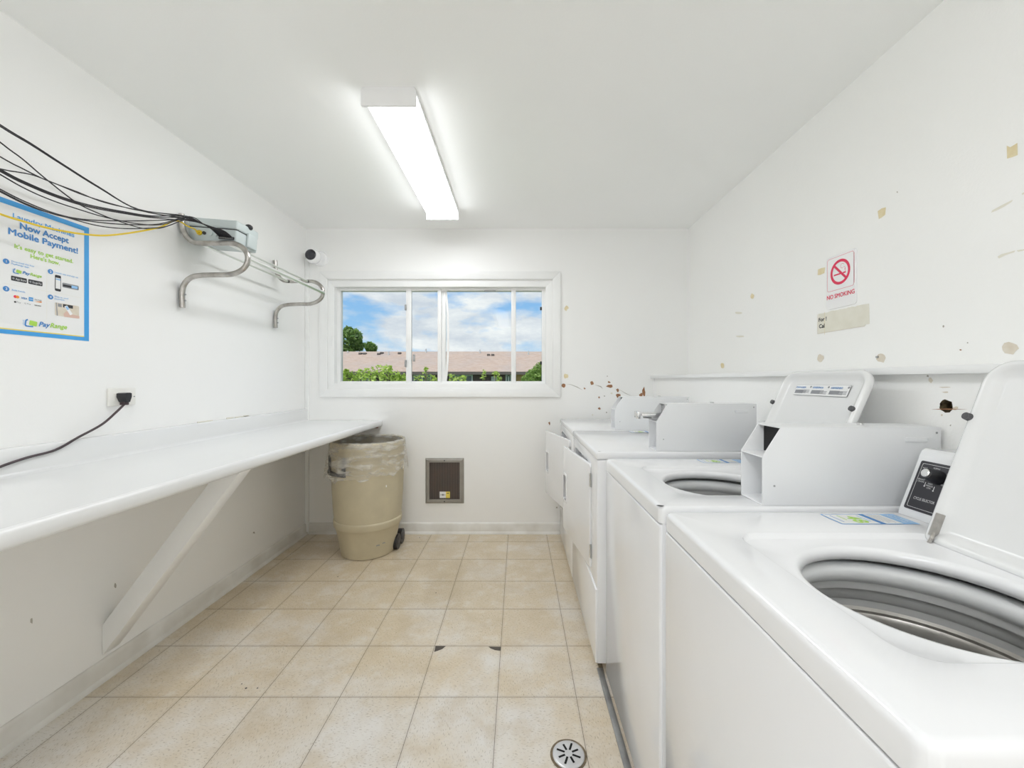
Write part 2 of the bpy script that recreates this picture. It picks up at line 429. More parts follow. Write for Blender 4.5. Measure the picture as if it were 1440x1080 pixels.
b = MB(); b.box(XL-.1, XR+.1, YF-.1, YB+.1, ZC, ZC+.12, 'ceil')
struct(b.build('ceiling', ang=0), 'flat off-white painted ceiling', 'ceiling')
b = MB(); b.box(XL-.12, XL, YF-.1, YB+.1, 0, ZC, 'wall')
for i, (x, y, w, h) in enumerate(((357,749,3,3),(162,823,3,7),(44,873,3,9),(155,621,2,3))):
    b.flat(FL, blob(x, y, w, h, 'L', 7, .3, i), 'dust', .0007)
struct(b.build('wall_left', ang=0), 'white painted wall behind the folding counter', 'wall')
# right wall with glue patches and peeled paint
b = MB(); b.box(XR, XR+.12, YF-.1, YB+.1, 0, ZC, 'wall_r')
for i, (pp, m) in enumerate((
    ([(1416,205),(1421,207),(1431,201),(1431.5,218),(1424,221),(1416.5,223)], 'peel'),
    ([(1234.5,297),(1240,293),(1246,291.5),(1245,302),(1240,306),(1236,308)], 'peel'),
    ([(1150.5,379),(1155,377),(1160.5,376),(1159.5,384),(1154,386.5),(1150,387)], 'peel'),
    ([(1394,299),(1396,295.5),(1408,289),(1420,283),(1425,280.5),(1423,284),(1412,291),(1402,296)], 'oldpaper'),
    ([(1437,272),(1440,270.5),(1446,268),(1446,271),(1438,274)], 'oldpaper'),
    ([(1403,361),(1408,357.5),(1420,354.5),(1428,352),(1427,354.5),(1414,359),(1405,363.5)], 'oldpaper'),
    ([(1430,352),(1440,350.5),(1446,348),(1446,351),(1432,354)], 'oldpaper'))):
    b.flat(FR, [(-at_x(x, y, XR).y, at_x(x, y, XR).z) for x, y in pp], m, .0007)
for i, (x, y, w, h, m) in enumerate(((1058,416.5,6,7,'peel'),(1038.5,440,10,3,'oldpaper'),(1041,473,12,2.5,'oldpaper'),(1154,504,9,11,'peelg'),
        (1239.5,503,14,14,'peelg'),(1420.5,490,22,18,'peelg'),(1327,459,2.5,3.5,'dust'),(1351,492,3,2,'brown'),(1361,482,2,2,'dust'),(1262,270,2,2,'dust'),(1016,514,5,8,'peel'))):
    b.flat(FR, blob(x, y, w, h, 'R', 11, .18, i), m, .0007)
p = at_x(1234.5, 502, XR); b.cyl((p.x, p.y, p.z), (p.x-.006, p.y, p.z), .004, 'sill', seg=8)
struct(b.build('wall_right', ang=0), 'white wall above the machines with tan glue patches and the red sign', 'wall')
b = MB(); b.box(XL-.1, XR+.1, YF-.12, YF, 0, ZC, 'wall')
struct(b.build('wall_front', ang=0), 'white wall behind the viewpoint', 'wall')
# end wall with the window opening
WX0, WX1, WZ0, WZ1 = -1.526, .270, 1.1476, 2.0256
b = MB()
for (x0, x1, z0, z1) in ((XL-.1, WX0, 0, ZC), (WX1, XR+.1, 0, ZC), (WX0, WX1, 0, WZ0), (WX0, WX1, WZ1, ZC)):
    b.box(x0, x1, YB, YB+.14, z0, z1, 'wall')
for i, (x, y, w, h, m) in enumerate(((792.6,542.5,5,5,'brown'),(832.5,538.5,4.5,5,'brown'),(822,546.2,2.6,2.2,'brown'),(857.5,542.5,9,5,'brown'),(856.5,537.5,4,3,'brown'),
        (868.5,548.8,4,4.5,'brown'),(870,556.5,7,5,'brown'),(905.5,551.5,4,12,'brown'),(901,555.5,5,5,'brown'),(843,574.5,3.5,3,'brown'),(842.5,558.8,2,2.5,'brown'),
        (772.7,595.3,3,5,'brown'),(796,529,6,7,'peel'),(796,433.5,6,7,'peel'),(850,557,2,2,'dust'),(860,553,2.5,3,'oldpaper'),(853,580,2,2,'dust'),(833,583.5,2,2.5,'oldpaper'),
        (783,713.5,2.4,2.4,'dust'),(854,529,1.5,1.5,'dust'),(626,633,8,10,'wall'))):
    b.flat(FB, blob(x, y, w, h, 'B', 9, .35, i), m, .0007)
for pp in ([(796,540),(803,540.6),(812,544),(820,549),(811,544.6),(803,541.2)], [(868,546),(880,553),(889,557),(880,553.8)], [(836,541),(845,543),(848,547),(844,544)], [(918,522),(917,560),(917.6,540)]):
    b.flat(FB, [(at_y(x, y, YB).x, at_y(x, y, YB).z) for x, y in pp], 'dust', .0007)
struct(b.build('wall_back', ang=0), 'white end wall with the sliding window and flaking brown paint spots', 'wall')

# low boxed-out wall behind the machines with a ragged hole, and its ledge board
b = MB(); b.box(XCH, XR, YF, YB, 0, 1.243, 'wall_r')
o = b.build('wall_chase', ang=0)
hp = at_x(1330.5, 571, XCH)
c = MB(); rr = random.Random(3); n = 18
prof = [(1+rr.uniform(-.10, .10)) for _ in range(n)]
c.rings([[(x, hp.y+.0165*q*math.cos(2*PI*k/n), hp.z+.0168*q*math.sin(2*PI*k/n)) for k, q in enumerate(prof)] for x in (XCH-.02, XCH+.028)], 'hole', True, True)
cut(o, c)
struct(o, 'low boxed-out white wall behind the machines with a ragged hole', 'wall')
b = MB()
b.flat(FC, blob(1334, 575.4, 44, 1.2, 'C', 9, .3, 1), 'brown', .0006)
for i, (x, y, w, h, m) in enumerate(((1330,544.5,16,1.5,'peelg'),(1329,551.5,8,2.2,'peelg'),(1309,535,6,7,'peelg'),(1325,583.5,2.5,3,'peelg'),(1337,598,2,2,'dust'),(1344,574,8,5,'peelg'),(1305,529,3,3,'dust'))):
    b.flat(FC, blob(x, y, w, h, 'C', 9, .35, i), m, .0005)
st = b.build('stain', o, ang=0)
b = MB(); b.box(1.058, XR, YF, YB, 1.241, 1.263, 'trimw', .003)
struct(b.build('trim_1'), 'white wooden ledge board along the wall above the machines', 'ledge')
# raceway in the far left corner
b = MB(); b.box(XL+.001, XL+.028, YB-.022, YB, .02, 2.19, 'trimw', .003)
struct(b.build('trim_2'), 'white vertical cable raceway in the far left corner', 'raceway')
# baseboards
def baseboard(name, axis, a0, a1, label):
    b = MB()
    pf = [(0, 0), (.022, 0), (.021, .010), (.015, .018), (.013, .020), (.012, .076), (.009, .084), (.004, .088), (0, .088)]
    if axis == 'left': b.prism([(XL+p, q) for p, q in pf], a0, a1, 'y', 'dirty')
    else: b.prism([(YB-p, q) for p, q in pf], a0, a1, 'x', 'dirty')
    struct(b.build(name), label, 'baseboard')
baseboard('baseboard_left', 'left', YF, YB-.012, 'white scuffed baseboard under the folding counter')
baseboard('baseboard_back', 'back', XL+.028, XR, 'white scuffed baseboard along the end wall')

# ------------------------------------------------------------------ window
win = thing('window_1', ((WX0+WX1)/2, YB, WZ0), 'wide white sliding window with four panes in the end wall', 'window'); win['kind'] = 'structure'
CX0, CX1, CZ0, CZ1 = -1.589, .336, 1.0915, 2.096
b = MB()
w = .063
def quad_frame(b, x0, x1, z0, z1, wd, y0, y1, m, bev=.002):
    """four mitred boards round an opening"""
    i = [(x0+wd, z0+wd), (x1-wd, z0+wd), (x1-wd, z1-wd), (x0+wd, z1-wd)]; o = [(x0, z0), (x1, z0), (x1, z1), (x0, z1)]
    for k in range(4):
        j = (k+1) % 4
        b.prism([o[k], o[j], i[j], i[k]], y0, y1, 'y', m, bev)
quad_frame(b, CX0, CX1, CZ0, CZ1, w, YB-.016, YB, 'trimw', .0025)
b.build('window_casing', win)
def wx(px): return (px-CX)*YB/F
def wz(py): return CH-(py-CY)*YB/F
b = MB()
quad_frame(b, WX0, WX1, WZ0, WZ1, wx(470)-wx(461), YB+.002, YB+.10, 'vinyl', .002)
quad_frame(b, wx(470), wx(767.5), wz(541), wz(402), .028, YB+.05, YB+.10, 'vinyl', .002)
b.build('window_frame', win)
panes = [(477.5, 572, 408, 536.6, .064), (579, 616.5, 408, 536.3, .064), (627, 719, 408, 536.3, .082), (725.5, 763, 405.5, 536, .082)]
def pz(dy, p): # keep the photo's edge where the pane sits deeper than the wall face
    return p
b = MB(); b.box(wx(571.5)*1.018, wx(579)*1.018, YB+.045, YB+.075, wz(541)*1.0, wz(402), 'vinyl', .003); sash1 = b.build('sash_stile', win)
b = MB(); b.box(wx(616)*1.02, wx(621)*1.02, YB+.046, YB+.08, wz(541), wz(403), 'vinyl', .002)
b.box(wx(621)*1.02, wx(626.5)*1.02, YB+.07, YB+.095, wz(541), wz(403), 'vinyl', .002); b.build('sash_stile', win)
b = MB(); b.box(wx(719)*1.02, wx(725.5)*1.02, YB+.047, YB+.085, wz(541), wz(402), 'vinyl', .003); b.build('sash_stile', win)
for (x0, x1, xx) in ((472, 572, 0), (578, 617, 0), (625, 720, 0), (725, 766, 0)):
    b = MB(); b.box(wx(x0)*1.02, wx(x1)*1.02, YB+.080, YB+.084, wz(541), wz(403), 'glass'); b.build('pane', win, ang=0)
b = MB()   # bowed strip of weather seal
b.rings([[(wx(626.5+4.2*math.sin(PI*t)**.8+dx)*1.022, YB+.074-.012*math.sin(PI*t)+dy, wz(406+131*t)) for dx, dy in ((-1.5, 0), (1.5, 0), (1.5, .004), (-1.5, .004))] for t in [k/16 for k in range(17)]], 'vinyl', True, True)
b.build('seal_strip', win)
for (px, py, h) in ((570.3, 431, 8), (570.3, 511, 10), (582, 503, 10)):
    b = MB(); b.box(wx(px-1.3)*1.012, wx(px+1.3)*1.012, YB+.036, YB+.05, wz(py+h/2), wz(py-h/2), 'sill', .002); b.build('latch', win)
for (px, py) in ((761.3, 432), (761.3, 510)):
    b = MB(); b.box(wx(px-1.8)*1.02, wx(px+1.8)*1.02, YB+.058, YB+.075, wz(py+2.2), wz(py-2.2), 'black', .001); b.build('stop_block', win)
b = MB(); b.box(wx(681)*1.016, wx(697)*1.016, YB+.046, YB+.056, wz(408), wz(406.4), 'sill', .001); b.build('catch_plate', win)
b = MB(); b.box(wx(465)*1.0, wx(467.5), YB-.002, YB+.004, wz(487), wz(472), 'trimw', .001); b.build('finger_pull', win)

# ================================================================== LEFT SIDE
# folding counter
XE = -1.088
ctr = thing('folding_counter', (XL, 1.0, 0), 'long white laminate folding counter with backsplash along the left wall', 'counter')
b = MB()
pf = [(XL+.024, .918), (XL+.028, .910), (XL+.036, .906), (XE-.030, .906), (XE-.020, .9075), (XE-.012, .9085), (XE-.004, .905), (XE, .897), (XE, .872), (XE-.004, .864), (XE-.012, .861), (XL+.001, .861), (XL+.001, .906)]
b.prism(pf, YF+.05, YB-.004, 'y', 'lam')
b.build('countertop', ctr, ang=50)
b = MB()
b.prism([(XL+.001, .9065), (XL+.0235, .9065), (XL+.0235, .992), (XL+.020, .998), (XL+.014, 1.0005), (XL+.001, 1.0005)], YF+.05, YB-.004, 'y', 'lam')
b.build('backsplash', ctr, ang=50)
b = MB()
b.prism([(XL+.05, .861), (XE-.03, .861), (XE-.03, .846), (XL+.05, .846)], YB-.03, YB-.006, 'y', 'wood'); b.build('cleat', ctr)
b = MB()   # slanting two-by-four brace
yb0, yb1 = 1.671, 1.745
b.prism([(XL+.001, .100), (XL+.001, .226), (XL+.001+.4755, .8605), (XL+.001+.571, .8605)], yb0, yb1, 'y', 'trimw', .003)
b.build('brace', ctr)
for i, (px, w) in enumerate(((277, 9), (318, 5), (330, 10), (342, 4))):
    p = at_x(px, 590, XL); b = MB(); b.box(XL+.0005, XL+.004, p.y, p.y+w*.012, 1.0006, 1.006+.002*(i % 2), 'oldpaper', .001); b.build('caulk', ctr)

# outlet, plug and cord
oc = at_x(169.5, 557.5, XL)
y0, y1 = at_x(149.5, 558, XL).y, at_x(187.5, 556, XL).y
ot = thing('power_outlet', (XL, (y0+y1)/2, 1.117), 'ivory wall outlet plate above the folding counter', 'outlet')
b = MB(); b.box(XL, XL+.012, y0, y1, 1.1175, 1.1925, 'ivory', .004); b.build('cover_plate', ot)
b = MB(); b.prism(rrect(y0+.018, y1-.018, 1.136, 1.174, .008, 4), XL+.011, XL+.0145, 'x', 'ivory', .001); b.build('receptacle', ot)
ym = (y0+y1)/2
for yy, rr_ in ((y1-.034, .0028), (y1-.010, .0022)):
    b = MB(); b.cyl((XL+.012, yy, 1.155), (XL+.0152, yy, 1.155), rr_, 'ink' if rr_ > .0025 else 'gink', seg=10); b.build('socket_hole' if rr_ > .0025 else 'screw', ot)
pc = thing('power_cable', (XL+.02, ym-.01, 1.15), 'dark power cord plugged in the outlet and drooping over the backsplash', 'cord')
b = MB()
yq = ym-.012
b.rings([[(XL+.0148+dx, yq+sy*w_, 1.153+zz) for sy, zz in ((-1, .017), (-.55, .020), (.55, .020), (1, .017), (1.0, .002), (.45, -.020), (-.45, -.020), (-1.0, .002))]
         for dx, w_ in ((0, .020), (.010, .022), (.022, .020), (.032, .015))], 'black', True, True)
b.box(XL+.018, XL+.040, yq-.011, yq+.011, 1.121, 1.136, 'cord', .003)
b.build('plug', pc)
b = MB()
pts = [Vector((XL+.029, yq, 1.124))]+[at_x(x, y, XL+q) for x, y, q in ((163,580,.035), (143,597,.034), (110,615,.032), (78,632.7,.031), (40,643,.031), (10,652.7,.034), (-14,662,.04))]
pts += [Vector((XL+.06, 1.18, .925)), Vector((XL+.10, 1.05, .911)), Vector((XL+.13, .85, .911)), Vector((XL+.12, .55, .911))]
b.tube(pts, .0042, 'cord'); b.build('cord', pc)

# poster
PY0, PY1, PZ0, PZ1 = 1.322, 1.620, 1.380, 1.828
b = MB(); b.box(XL+.0002, XL+.0014, PY0, PY1, PZ0, PZ1, 'paper')
post = b.build('payment_poster', ang=0); tag(post, 'white poster with blue border about mobile payment on the left wall', 'poster')
PF = (Vector((XL+.0014, 0, 0)), FL[1], FL[2], FL[3])
b = MB(); bw = .018
for (a, c_, d, e) in ((PY0, PY1, PZ1-bw, PZ1), (PY0, PY1, PZ0, PZ0+.0145), (PY0, PY0+bw, PZ0+.0145, PZ1-bw), (PY1-bw, PY1, PZ0+.0145, PZ1-bw)):
    b.frect(PF, a, c_, d, e, 'blue', .0004)
b.frect(PF, PY0+bw, PY1-bw, PZ0+.0145, PZ0+.0185, 'pyel', .0004)
b.build('border', post, ang=0)
uc = 1.471
b = MB()
b.text(PF, 'Laundry Machines', uc, 1.772, 'blue', w=.190, h=.0165, bold=.016)
b.text(PF, 'Now Accept', uc, 1.7425, 'dblue', w=.150, h=.0215, bold=.032)
b.text(PF, 'Mobile Payment!', uc, 1.7135, 'dblue', w=.214, h=.0215, bold=.032)
b.build('heading', post, ang=0)
b = MB()
b.text(PF, "It's easy to get started.", uc, 1.672, 'green', w=.181, h=.0145, bold=.024)
b.text(PF, "Here's how.", uc, 1.6515, 'green', w=.090, h=.0145, bold=.024)
b.build('subheading', post, ang=0)
for n_, (u, v) in enumerate(((1.3577, 1.620), (1.4865, 1.620), (1.3577, 1.529), (1.4865, 1.528))):
    b = MB(); b.fdisc(PF, u, v, .0088, 'dblue', .0006); b.text(PF, str(n_+1), u, v-.004, 'paper', h=.0085, bold=.02, off=.0012); b.build('step_badge', post, ang=0)
b = MB()
b.text(PF, 'Download the free', 1.372, 1.6225, 'blue', w=.064, h=.0055, align='L'); b.text(PF, 'PayRange app.', 1.372, 1.6145, 'blue', w=.050, h=.0055, align='L')
b.text(PF, 'Launch app and sign up.', 1.4995, 1.619, 'blue', w=.081, h=.0055, align='L')
b.text(PF, 'Add funds.', 1.372, 1.5265, 'blue', w=.039, h=.0055, align='L')
b.text(PF, 'Slide to send', 1.4995, 1.5305, 'blue', w=.045, h=.0055, align='L'); b.text(PF, 'payment.', 1.4995, 1.5225, 'blue', w=.034, h=.0055, align='L')
b.frect(PF, 1.4745, 1.4752, 1.445, 1.625, 'oldpaper', .0004); b.frect(PF, 1.352, 1.590, 1.5455, 1.5462, 'oldpaper', .0004)
b.build('step_text', post, ang=0)
def payment_logo(u, v, s):
    """icon of an open blue rounded square with a leaning green tile, then the two-colour word"""
    b = MB()
    for k, (a0, a1) in enumerate(((.0, 1.),)):
        out = rrect(u, u+.030*s, v-.013*s, v+.014*s, .007*s, 5); inn = rrect(u+.0045*s, u+.0255*s, v-.0085*s, v+.0095*s, .004*s, 5)
        n = len(out); sel = [i for i in range(n) if not (out[i][0] > u+.022*s and -.004*s < out[i][1]-v < .020*s and i < 15)]
        o_, U, V, Nn = PF
        A = [o_+U*(p[0]+.12*(p[1]-v))+V*p[1]+Nn*.0006 for p in out]; B = [o_+U*(p[0]+.12*(p[1]-v))+V*p[1]+Nn*.0006 for p in inn]
        order = list(range(18, 24))+list(range(0, 9))
        b.rings([[A[i] for i in order], [B[i] for i in order]], 'dblue', closed=False)
    c, sn = math.cos(-.15), math.sin(-.15)
    b.flat(PF, [(u+.0245*s+x*c-y*sn, v+.001*s+x*sn+y*c) for x, y in rrect(-.0115*s, .0115*s, -.0085*s, .0085*s, .003*s, 4)], 'green', .0009)
    for q in range(4): b.frect(PF, u-.005*s-.0015*s*(q % 2), u-.001*s, v-.008*s+q*.005*s, v-.0062*s+q*.005*s, 'lblue', .0006)
    b.text(PF, 'Pay', u+.0415*s, v-.006*s, 'dblue', w=.034*s, h=.0165*s, bold=.03, align='L', shear=.25)
    b.text(PF, 'Range', u+.0765*s, v-.006*s, 'green', w=.055*s, h=.0165*s, bold=.03, align='L', shear=.25)
    return b.build('logo', post, ang=0)
payment_logo(1.377, 1.594, .62); payment_logo(1.409, 1.4236, 1.)
for (u0, u1, t) in ((1.371, 1.4150, 'App Store'), (1.4190, 1.4615, 'Google Play')):
    b = MB(); b.frect(PF, u0, u1, 1.5605, 1.5765, 'ink', .0006, .0025); b.text(PF, t, u0+.012, 1.565, 'paper', w=u1-u0-.015, h=.007, align='L')
    b.fdisc(PF, u0+.006, 1.5685, .0035, 'gink', .0009, 8); b.build('store_badge', post, ang=0)
b = MB(); b.frect(PF, 1.5007, 1.5205, 1.554, 1.613, 'ink', .0006, .004); b.frect(PF, 1.5027, 1.5185, 1.563, 1.603, 'paper', .0009); b.frect(PF, 1.5027, 1.5185, 1.595, 1.600, 'lblue', .0011)
b.frect(PF, 1.525, 1.582, 1.5725, 1.590, 'gink', .0006, .004); b.frect(PF, 1.527, 1.580, 1.576, 1.584, 'ink', .0008); b.frect(PF, 1.556, 1.578, 1.5765, 1.586, 'lblue', .0010)
b.build('phone_picture', post, ang=0)
b = MB()
b.fdisc(PF, 1.3825, 1.508, .0048, 'red', .0006); b.fdisc(PF, 1.3885, 1.508, .0048, 'orange', .0008)
b.text(PF, 'VISA', 1.399, 1.504, 'dblue', w=.0165, h=.0065, bold=.02, align='L', shear=.2); b.frect(PF, 1.4205, 1.4335, 1.5015, 1.5145, 'blue', .0006); b.text(PF, 'AMEX', 1.427, 1.506, 'paper', w=.011, h=.004)
b.text(PF, 'DISCOVER', 1.448, 1.507, 'ink', w=.021, h=.0045); b.flat(PF, [(1.438, 1.5015), (1.459, 1.5015), (1.459, 1.5065)], 'orange')
b.text(PF, 'Pay', 1.392, 1.488, 'gink', w=.012, h=.0055); b.fdisc(PF, 1.382, 1.490, .003, 'ink')
b.text(PF, 'G Pay', 1.417, 1.488, 'gink', w=.019, h=.005); b.text(PF, 'venmo', 1.447, 1.4875, 'ink', w=.020, h=.0055, bold=.02, shear=.2)
b.build('card_logos', post, ang=0)
b = MB(); b.frect(PF, 1.4995, 1.584, 1.463, 1.5125, 'paper', .0005, .004)
b.frect(PF, 1.5005, 1.583, 1.464, 1.5115, 'peelg', .0007, .004)
b.frect(PF, 1.510, 1.523, 1.497, 1.509, 'gink', .0009); b.frect(PF, 1.527, 1.561, 1.498, 1.510, 'ink', .0009)
b.flat(PF, [(1.531, 1.463), (1.529, 1.473), (1.536, 1.483), (1.548, 1.487), (1.560, 1.476), (1.584, 1.474), (1.584, 1.464), (1.560, 1.463)], 'skin', .0010)
b.flat(PF, [(1.531, 1.502), (1.541, 1.507), (1.560, 1.477), (1.551, 1.472)], 'signw', .0012); b.flat(PF, [(1.534, 1.501), (1.541, 1.5045), (1.548, 1.494), (1.541, 1.490)], 'lblue', .0014)
b.flat(PF, [(1.506, 1.464), (1.5035, 1.511), (1.5065, 1.511), (1.510, 1.464)], 'gink', .0009)
b.build('hand_picture', post, ang=0)

# wall drying rack
RK1, RK2 = 2.05, 2.838
rack = thing('mounted_drying_rack', (XL, (RK1+RK2)/2, 1.59), 'chrome wall-mounted drying rack with two curved brackets and three rods', 'rack')
bp = [(256.7,432.5),(256.2,412),(259,400),(267.5,391),(281,387.5),(302,386.6),(323,386),(336.7,381.7),(345.5,374),(348.5,363.5),(345.5,353),(337,345.3),(325,342),(302,342),(281,342),(270,339.5),(261.5,331),(257,320),(255.3,301)]
prof = [((px-CX)*RK1/F, CH+(CY-py)*RK1/F) for px, py in bp]
for yy in (RK1, RK2):
    b = MB(); b.tube([(x, yy, z) for x, z in prof], .0125, 'steel', 14, 5)
    br = b.build('bracket', rack)
    for zz in (1.655, 1.625):
        b = MB(); b.cyl((prof[0][0]+.012, yy, zz), (prof[0][0]+.0155, yy, zz), .0045, 'sill', seg=10); b.build('screw', br)
for (x, z, r) in ((-1.350, 1.833, .011), (-1.453, 1.9085, .0068), (-1.588, 1.9085, .0068)):
    b = MB(); b.cyl((x, RK1+.002, z), (x, RK2-.002, z), r, 'rod', seg=16); b.build('rod', rack)
    if r < .008:
        b = MB(); b.cyl((x, RK2-.02, z), (x, RK2-.001, z), .0085, 'black', seg=14); b.build('rubber_tip', rack)

# telecom enclosure on the rack
ex0, ex1, ey0, ey1, ez0, ez1 = -1.672, -1.428, 2.068, 2.235, 1.9165, 2.045
enc = thing('telecom_enclosure', ((ex0+ex1)/2, (ey0+ey1)/2, ez0), 'pale grey plastic telecom enclosure with cable ports resting on the drying rack', 'enclosure')
R = Matrix.Rotation(math.radians(4.5), 3, 'Y'); piv = Vector((ex1, ey0, ez0))
def ebox(b, x0, x1, y0, y1, z0, z1, m, bev=0.): b.box(x0, x1, y0, y1, z0, z1, m, bev, 3, R, piv)
b = MB(); ebox(b, ex0, ex1, ey0, ey1, ez0, ez0+.070, 'grey', .008); b.build('base', enc)
b = MB(); ebox(b, ex0-.002, ex1+.002, ey0-.003, ey1+.003, ez0+.072, ez1-.012, 'grey', .008)
ebox(b, ex0+.03, ex1-.06, ey0+.03, ey1-.03, ez1-.016, ez1-.008, 'grey', .003); b.build('cover', enc)
b = MB(); ebox(b, ex0+.003, ex1-.003, ey0+.003, ey1-.003, ez0+.066, ez0+.076, 'black'); b.build('seal', enc)
def ep(x, y, z): return R @ (Vector((x, y, z))-piv)+piv
for (x, r, m) in ((-1.612, .013, 'yellow'), (-1.588, .008, 'black'), (-1.556, .011, 'grey'), (-1.528, .011, 'grey')):
    b = MB(); p = ep(x, ey0, ez0+.040); b.cyl(p, p+Vector((0, -.006, 0)), r, m, seg=18)
    if m == 'yellow': b.cyl(p+Vector((0, -.006, 0)), p+Vector((0, -.02, 0)), .006, m, seg=12)
    b.build('port', enc)
b = MB(); ebox(b, -1.512, -1.436, ey0-.008, ey0+.002, ez0+.016, ez0+.030, 'black', .001); b.build('connector_strip', enc)
b = MB()
for k in range(12):
    ebox(b, -1.510+k*.0062, -1.5075+k*.0062, ey0-.0095, ey0-.006, ez0+.017, ez0+.029, 'sill')
b.build('connector_pins', enc)
b = MB(); ebox(b, ex1-.002, ex1+.012, ey0+.075, ey0+.150, ez0+.008, ez0+.082, 'grey', .006); b.build('side_cover', enc)
b = MB(); q = Vector((-1.425, 2.165, ez0+.105)); b.cyl(q-Vector((0, 0, .03)), q, .005, 'black'); b.sphere(q+Vector((0, 0, .012)), .019, 'black', scale=(1, 1, .82)); b.build('cap', enc)
b = MB(); p = ep(-1.505, ey0-.001, ez0+.060); b.box(p.x-.004, p.x+.004, p.y-.002, p.y, p.z-.005, p.z+.005, 'red'); b.build('indicator', enc)
b = MB(); ebox(b, ex0+.01, ex1-.02, ey0-.004, ey0+.03, ez0-.004, ez0+.004, 'grey', .002); b.build('tray_lip', enc)

# cables: each its own run from the enclosure to where it leaves along the wall
def zc(l): return [(x/5.143, 160+y/5.143) for x, y in l]
CB = [
 ('topmost of the black cables, rising steeply along the left wall', zc([(0,78),(220,212),(440,355),(720,532),(1000,690)]), 0),
 ('second of the black cables, running just under the topmost one', zc([(0,90),(220,222),(440,363),(720,538),(1010,698)]), 1),
 ('black cable that starts high and dives steeply through the others', zc([(0,205),(160,325),(330,470),(550,640),(700,715),(840,770),(1040,830),(1180,822)]), 2),
 ('black cable starting third from the top at the left, sloping gently', zc([(0,310),(160,395),(330,478),(560,565),(750,640),(1000,695)]), 3),
 ('black cable sagging least, starting almost level above the thick strand', zc([(0,398),(120,420),(240,444),(400,505),(620,594),(900,676),(1040,706)]), 4),
 ('upper of the three black cables that run together as a thick strand', zc([(0,400),(190,497),(420,592),(640,658),(900,708),(1100,738)]), 5),
 ('middle of the three black cables that run together as a thick strand', zc([(0,408),(190,505),(420,600),(640,666),(900,715),(1100,745)]), 6),
 ('lower of the three black cables that run together as a thick strand', zc([(0,416),(190,513),(420,607),(640,674),(900,722),(1100,752)]), 7),
 ('thin black cable hanging just below the thick strand', zc([(0,438),(220,560),(400,635),(560,688),(760,748),(1000,796),(1180,800)]), 8),
 ('black cable above the poster that flattens out towards the grey box', zc([(0,545),(220,652),(420,727),(620,765),(900,775),(1160,770)]), 9),
 ('black cable skimming the poster top, second from the lowest black one', zc([(0,557),(230,668),(430,737),(660,778),(900,800),(1150,797)]), 10),
 ('lowest black cable, sagging deepest beside the poster corner', zc([(0,563),(250,682),(480,748),(700,808),(900,830),(1100,826),(1200,815)]), 11),
]
for lab, pp, k in CB:
    xp = -1.607+.0045*(k % 4)+.002*(k//4)
    pts = [at_x(x, y, xp) for x, y in pp]
    d = (pts[0]-pts[1]).normalized()
    lead = [pts[0]+d*.45+Vector((0, 0, .10)), pts[0]+d*.2+Vector((0, 0, .015))]
    px_end = -1.505+.0058*k
    e = ep(px_end, ey0-.009, ez0+.026)
    gather = [Vector((-1.600+.003*k, 1.955, 2.012-.0022*((k*5) % 12))), Vector((-1.565+.004*k, 1.995, 2.000-.0018*k)), Vector((px_end-.02, 2.015, 1.980-.0012*k)), e+Vector((-.004, -.025, .012)), e]
    b = MB(); b.tube(lead+pts+gather, .0021, 'cable', 6, 5)
    tag(b.build('network_cable'), lab, 'cable', 'black cables running to the grey enclosure')
pp = zc([(0,725),(150,772),(300,815),(450,847),(600,870),(760,880),(950,860),(1150,822)])
pts = [at_x(x, y, -1.597) for x, y in pp]
d = (pts[0]-pts[1]).normalized(); e = ep(-1.612, ey0-.018, ez0+.040)
b = MB(); b.tube([pts[0]+d*.45+Vector((0, 0, .06)), pts[0]+d*.2+Vector((0, 0, .01))]+pts+[Vector((-1.613, 1.93, 1.978)), Vector((-1.614, 2.0, 1.978)), e+Vector((0, -.015, .006)), e], .0034, 'yellow', 8, 6)
tag(b.build('data_cable'), 'single yellow cable sagging across the poster to the grey enclosure', 'cable')

# turret security camera
cp = at_y(441, 360.5, YB-.06)
cam_o = thing('security_camera', (cp.x+.03, YB, cp.z), 'white turret security camera high in the far left corner', 'camera')
bc = Vector((cp.x+.028, YB, cp.z-.006)); ball = Vector((cp.x+.002, YB-.070, cp.z-.004))
b = MB(); b.rings([[Vector((bc.x+r*math.cos(2*PI*k/28), YB-dy, bc.z+r*math.sin(2*PI*k/28))) for k in range(28)] for r, dy in ((.060, 0), (.061, .012), (.057, .026), (.052, .034))], 'signw', False, True); b.build('base', cam_o)
b = MB(); b.sphere(ball, .056, 'signw', 28); tb = b.build('ball', cam_o)
dirv = (Vector((-.10, 0, 1.1))+Vector((-.9, 0, 0))*0-ball); dirv = Vector((-.02, -1, .06)).normalized()
b = MB(); a = dirv.orthogonal().normalized(); c_ = dirv.cross(a)
b.rings([[ball+dirv*t+(a*math.cos(2*PI*k/26)+c_*math.sin(2*PI*k/26))*r for k in range(26)] for r, t in ((.0415, .036), (.0415, .044), (.038, .0475), (.026, .053), (.012, .056))], 'lens', False, True); b.build('lens', cam_o)

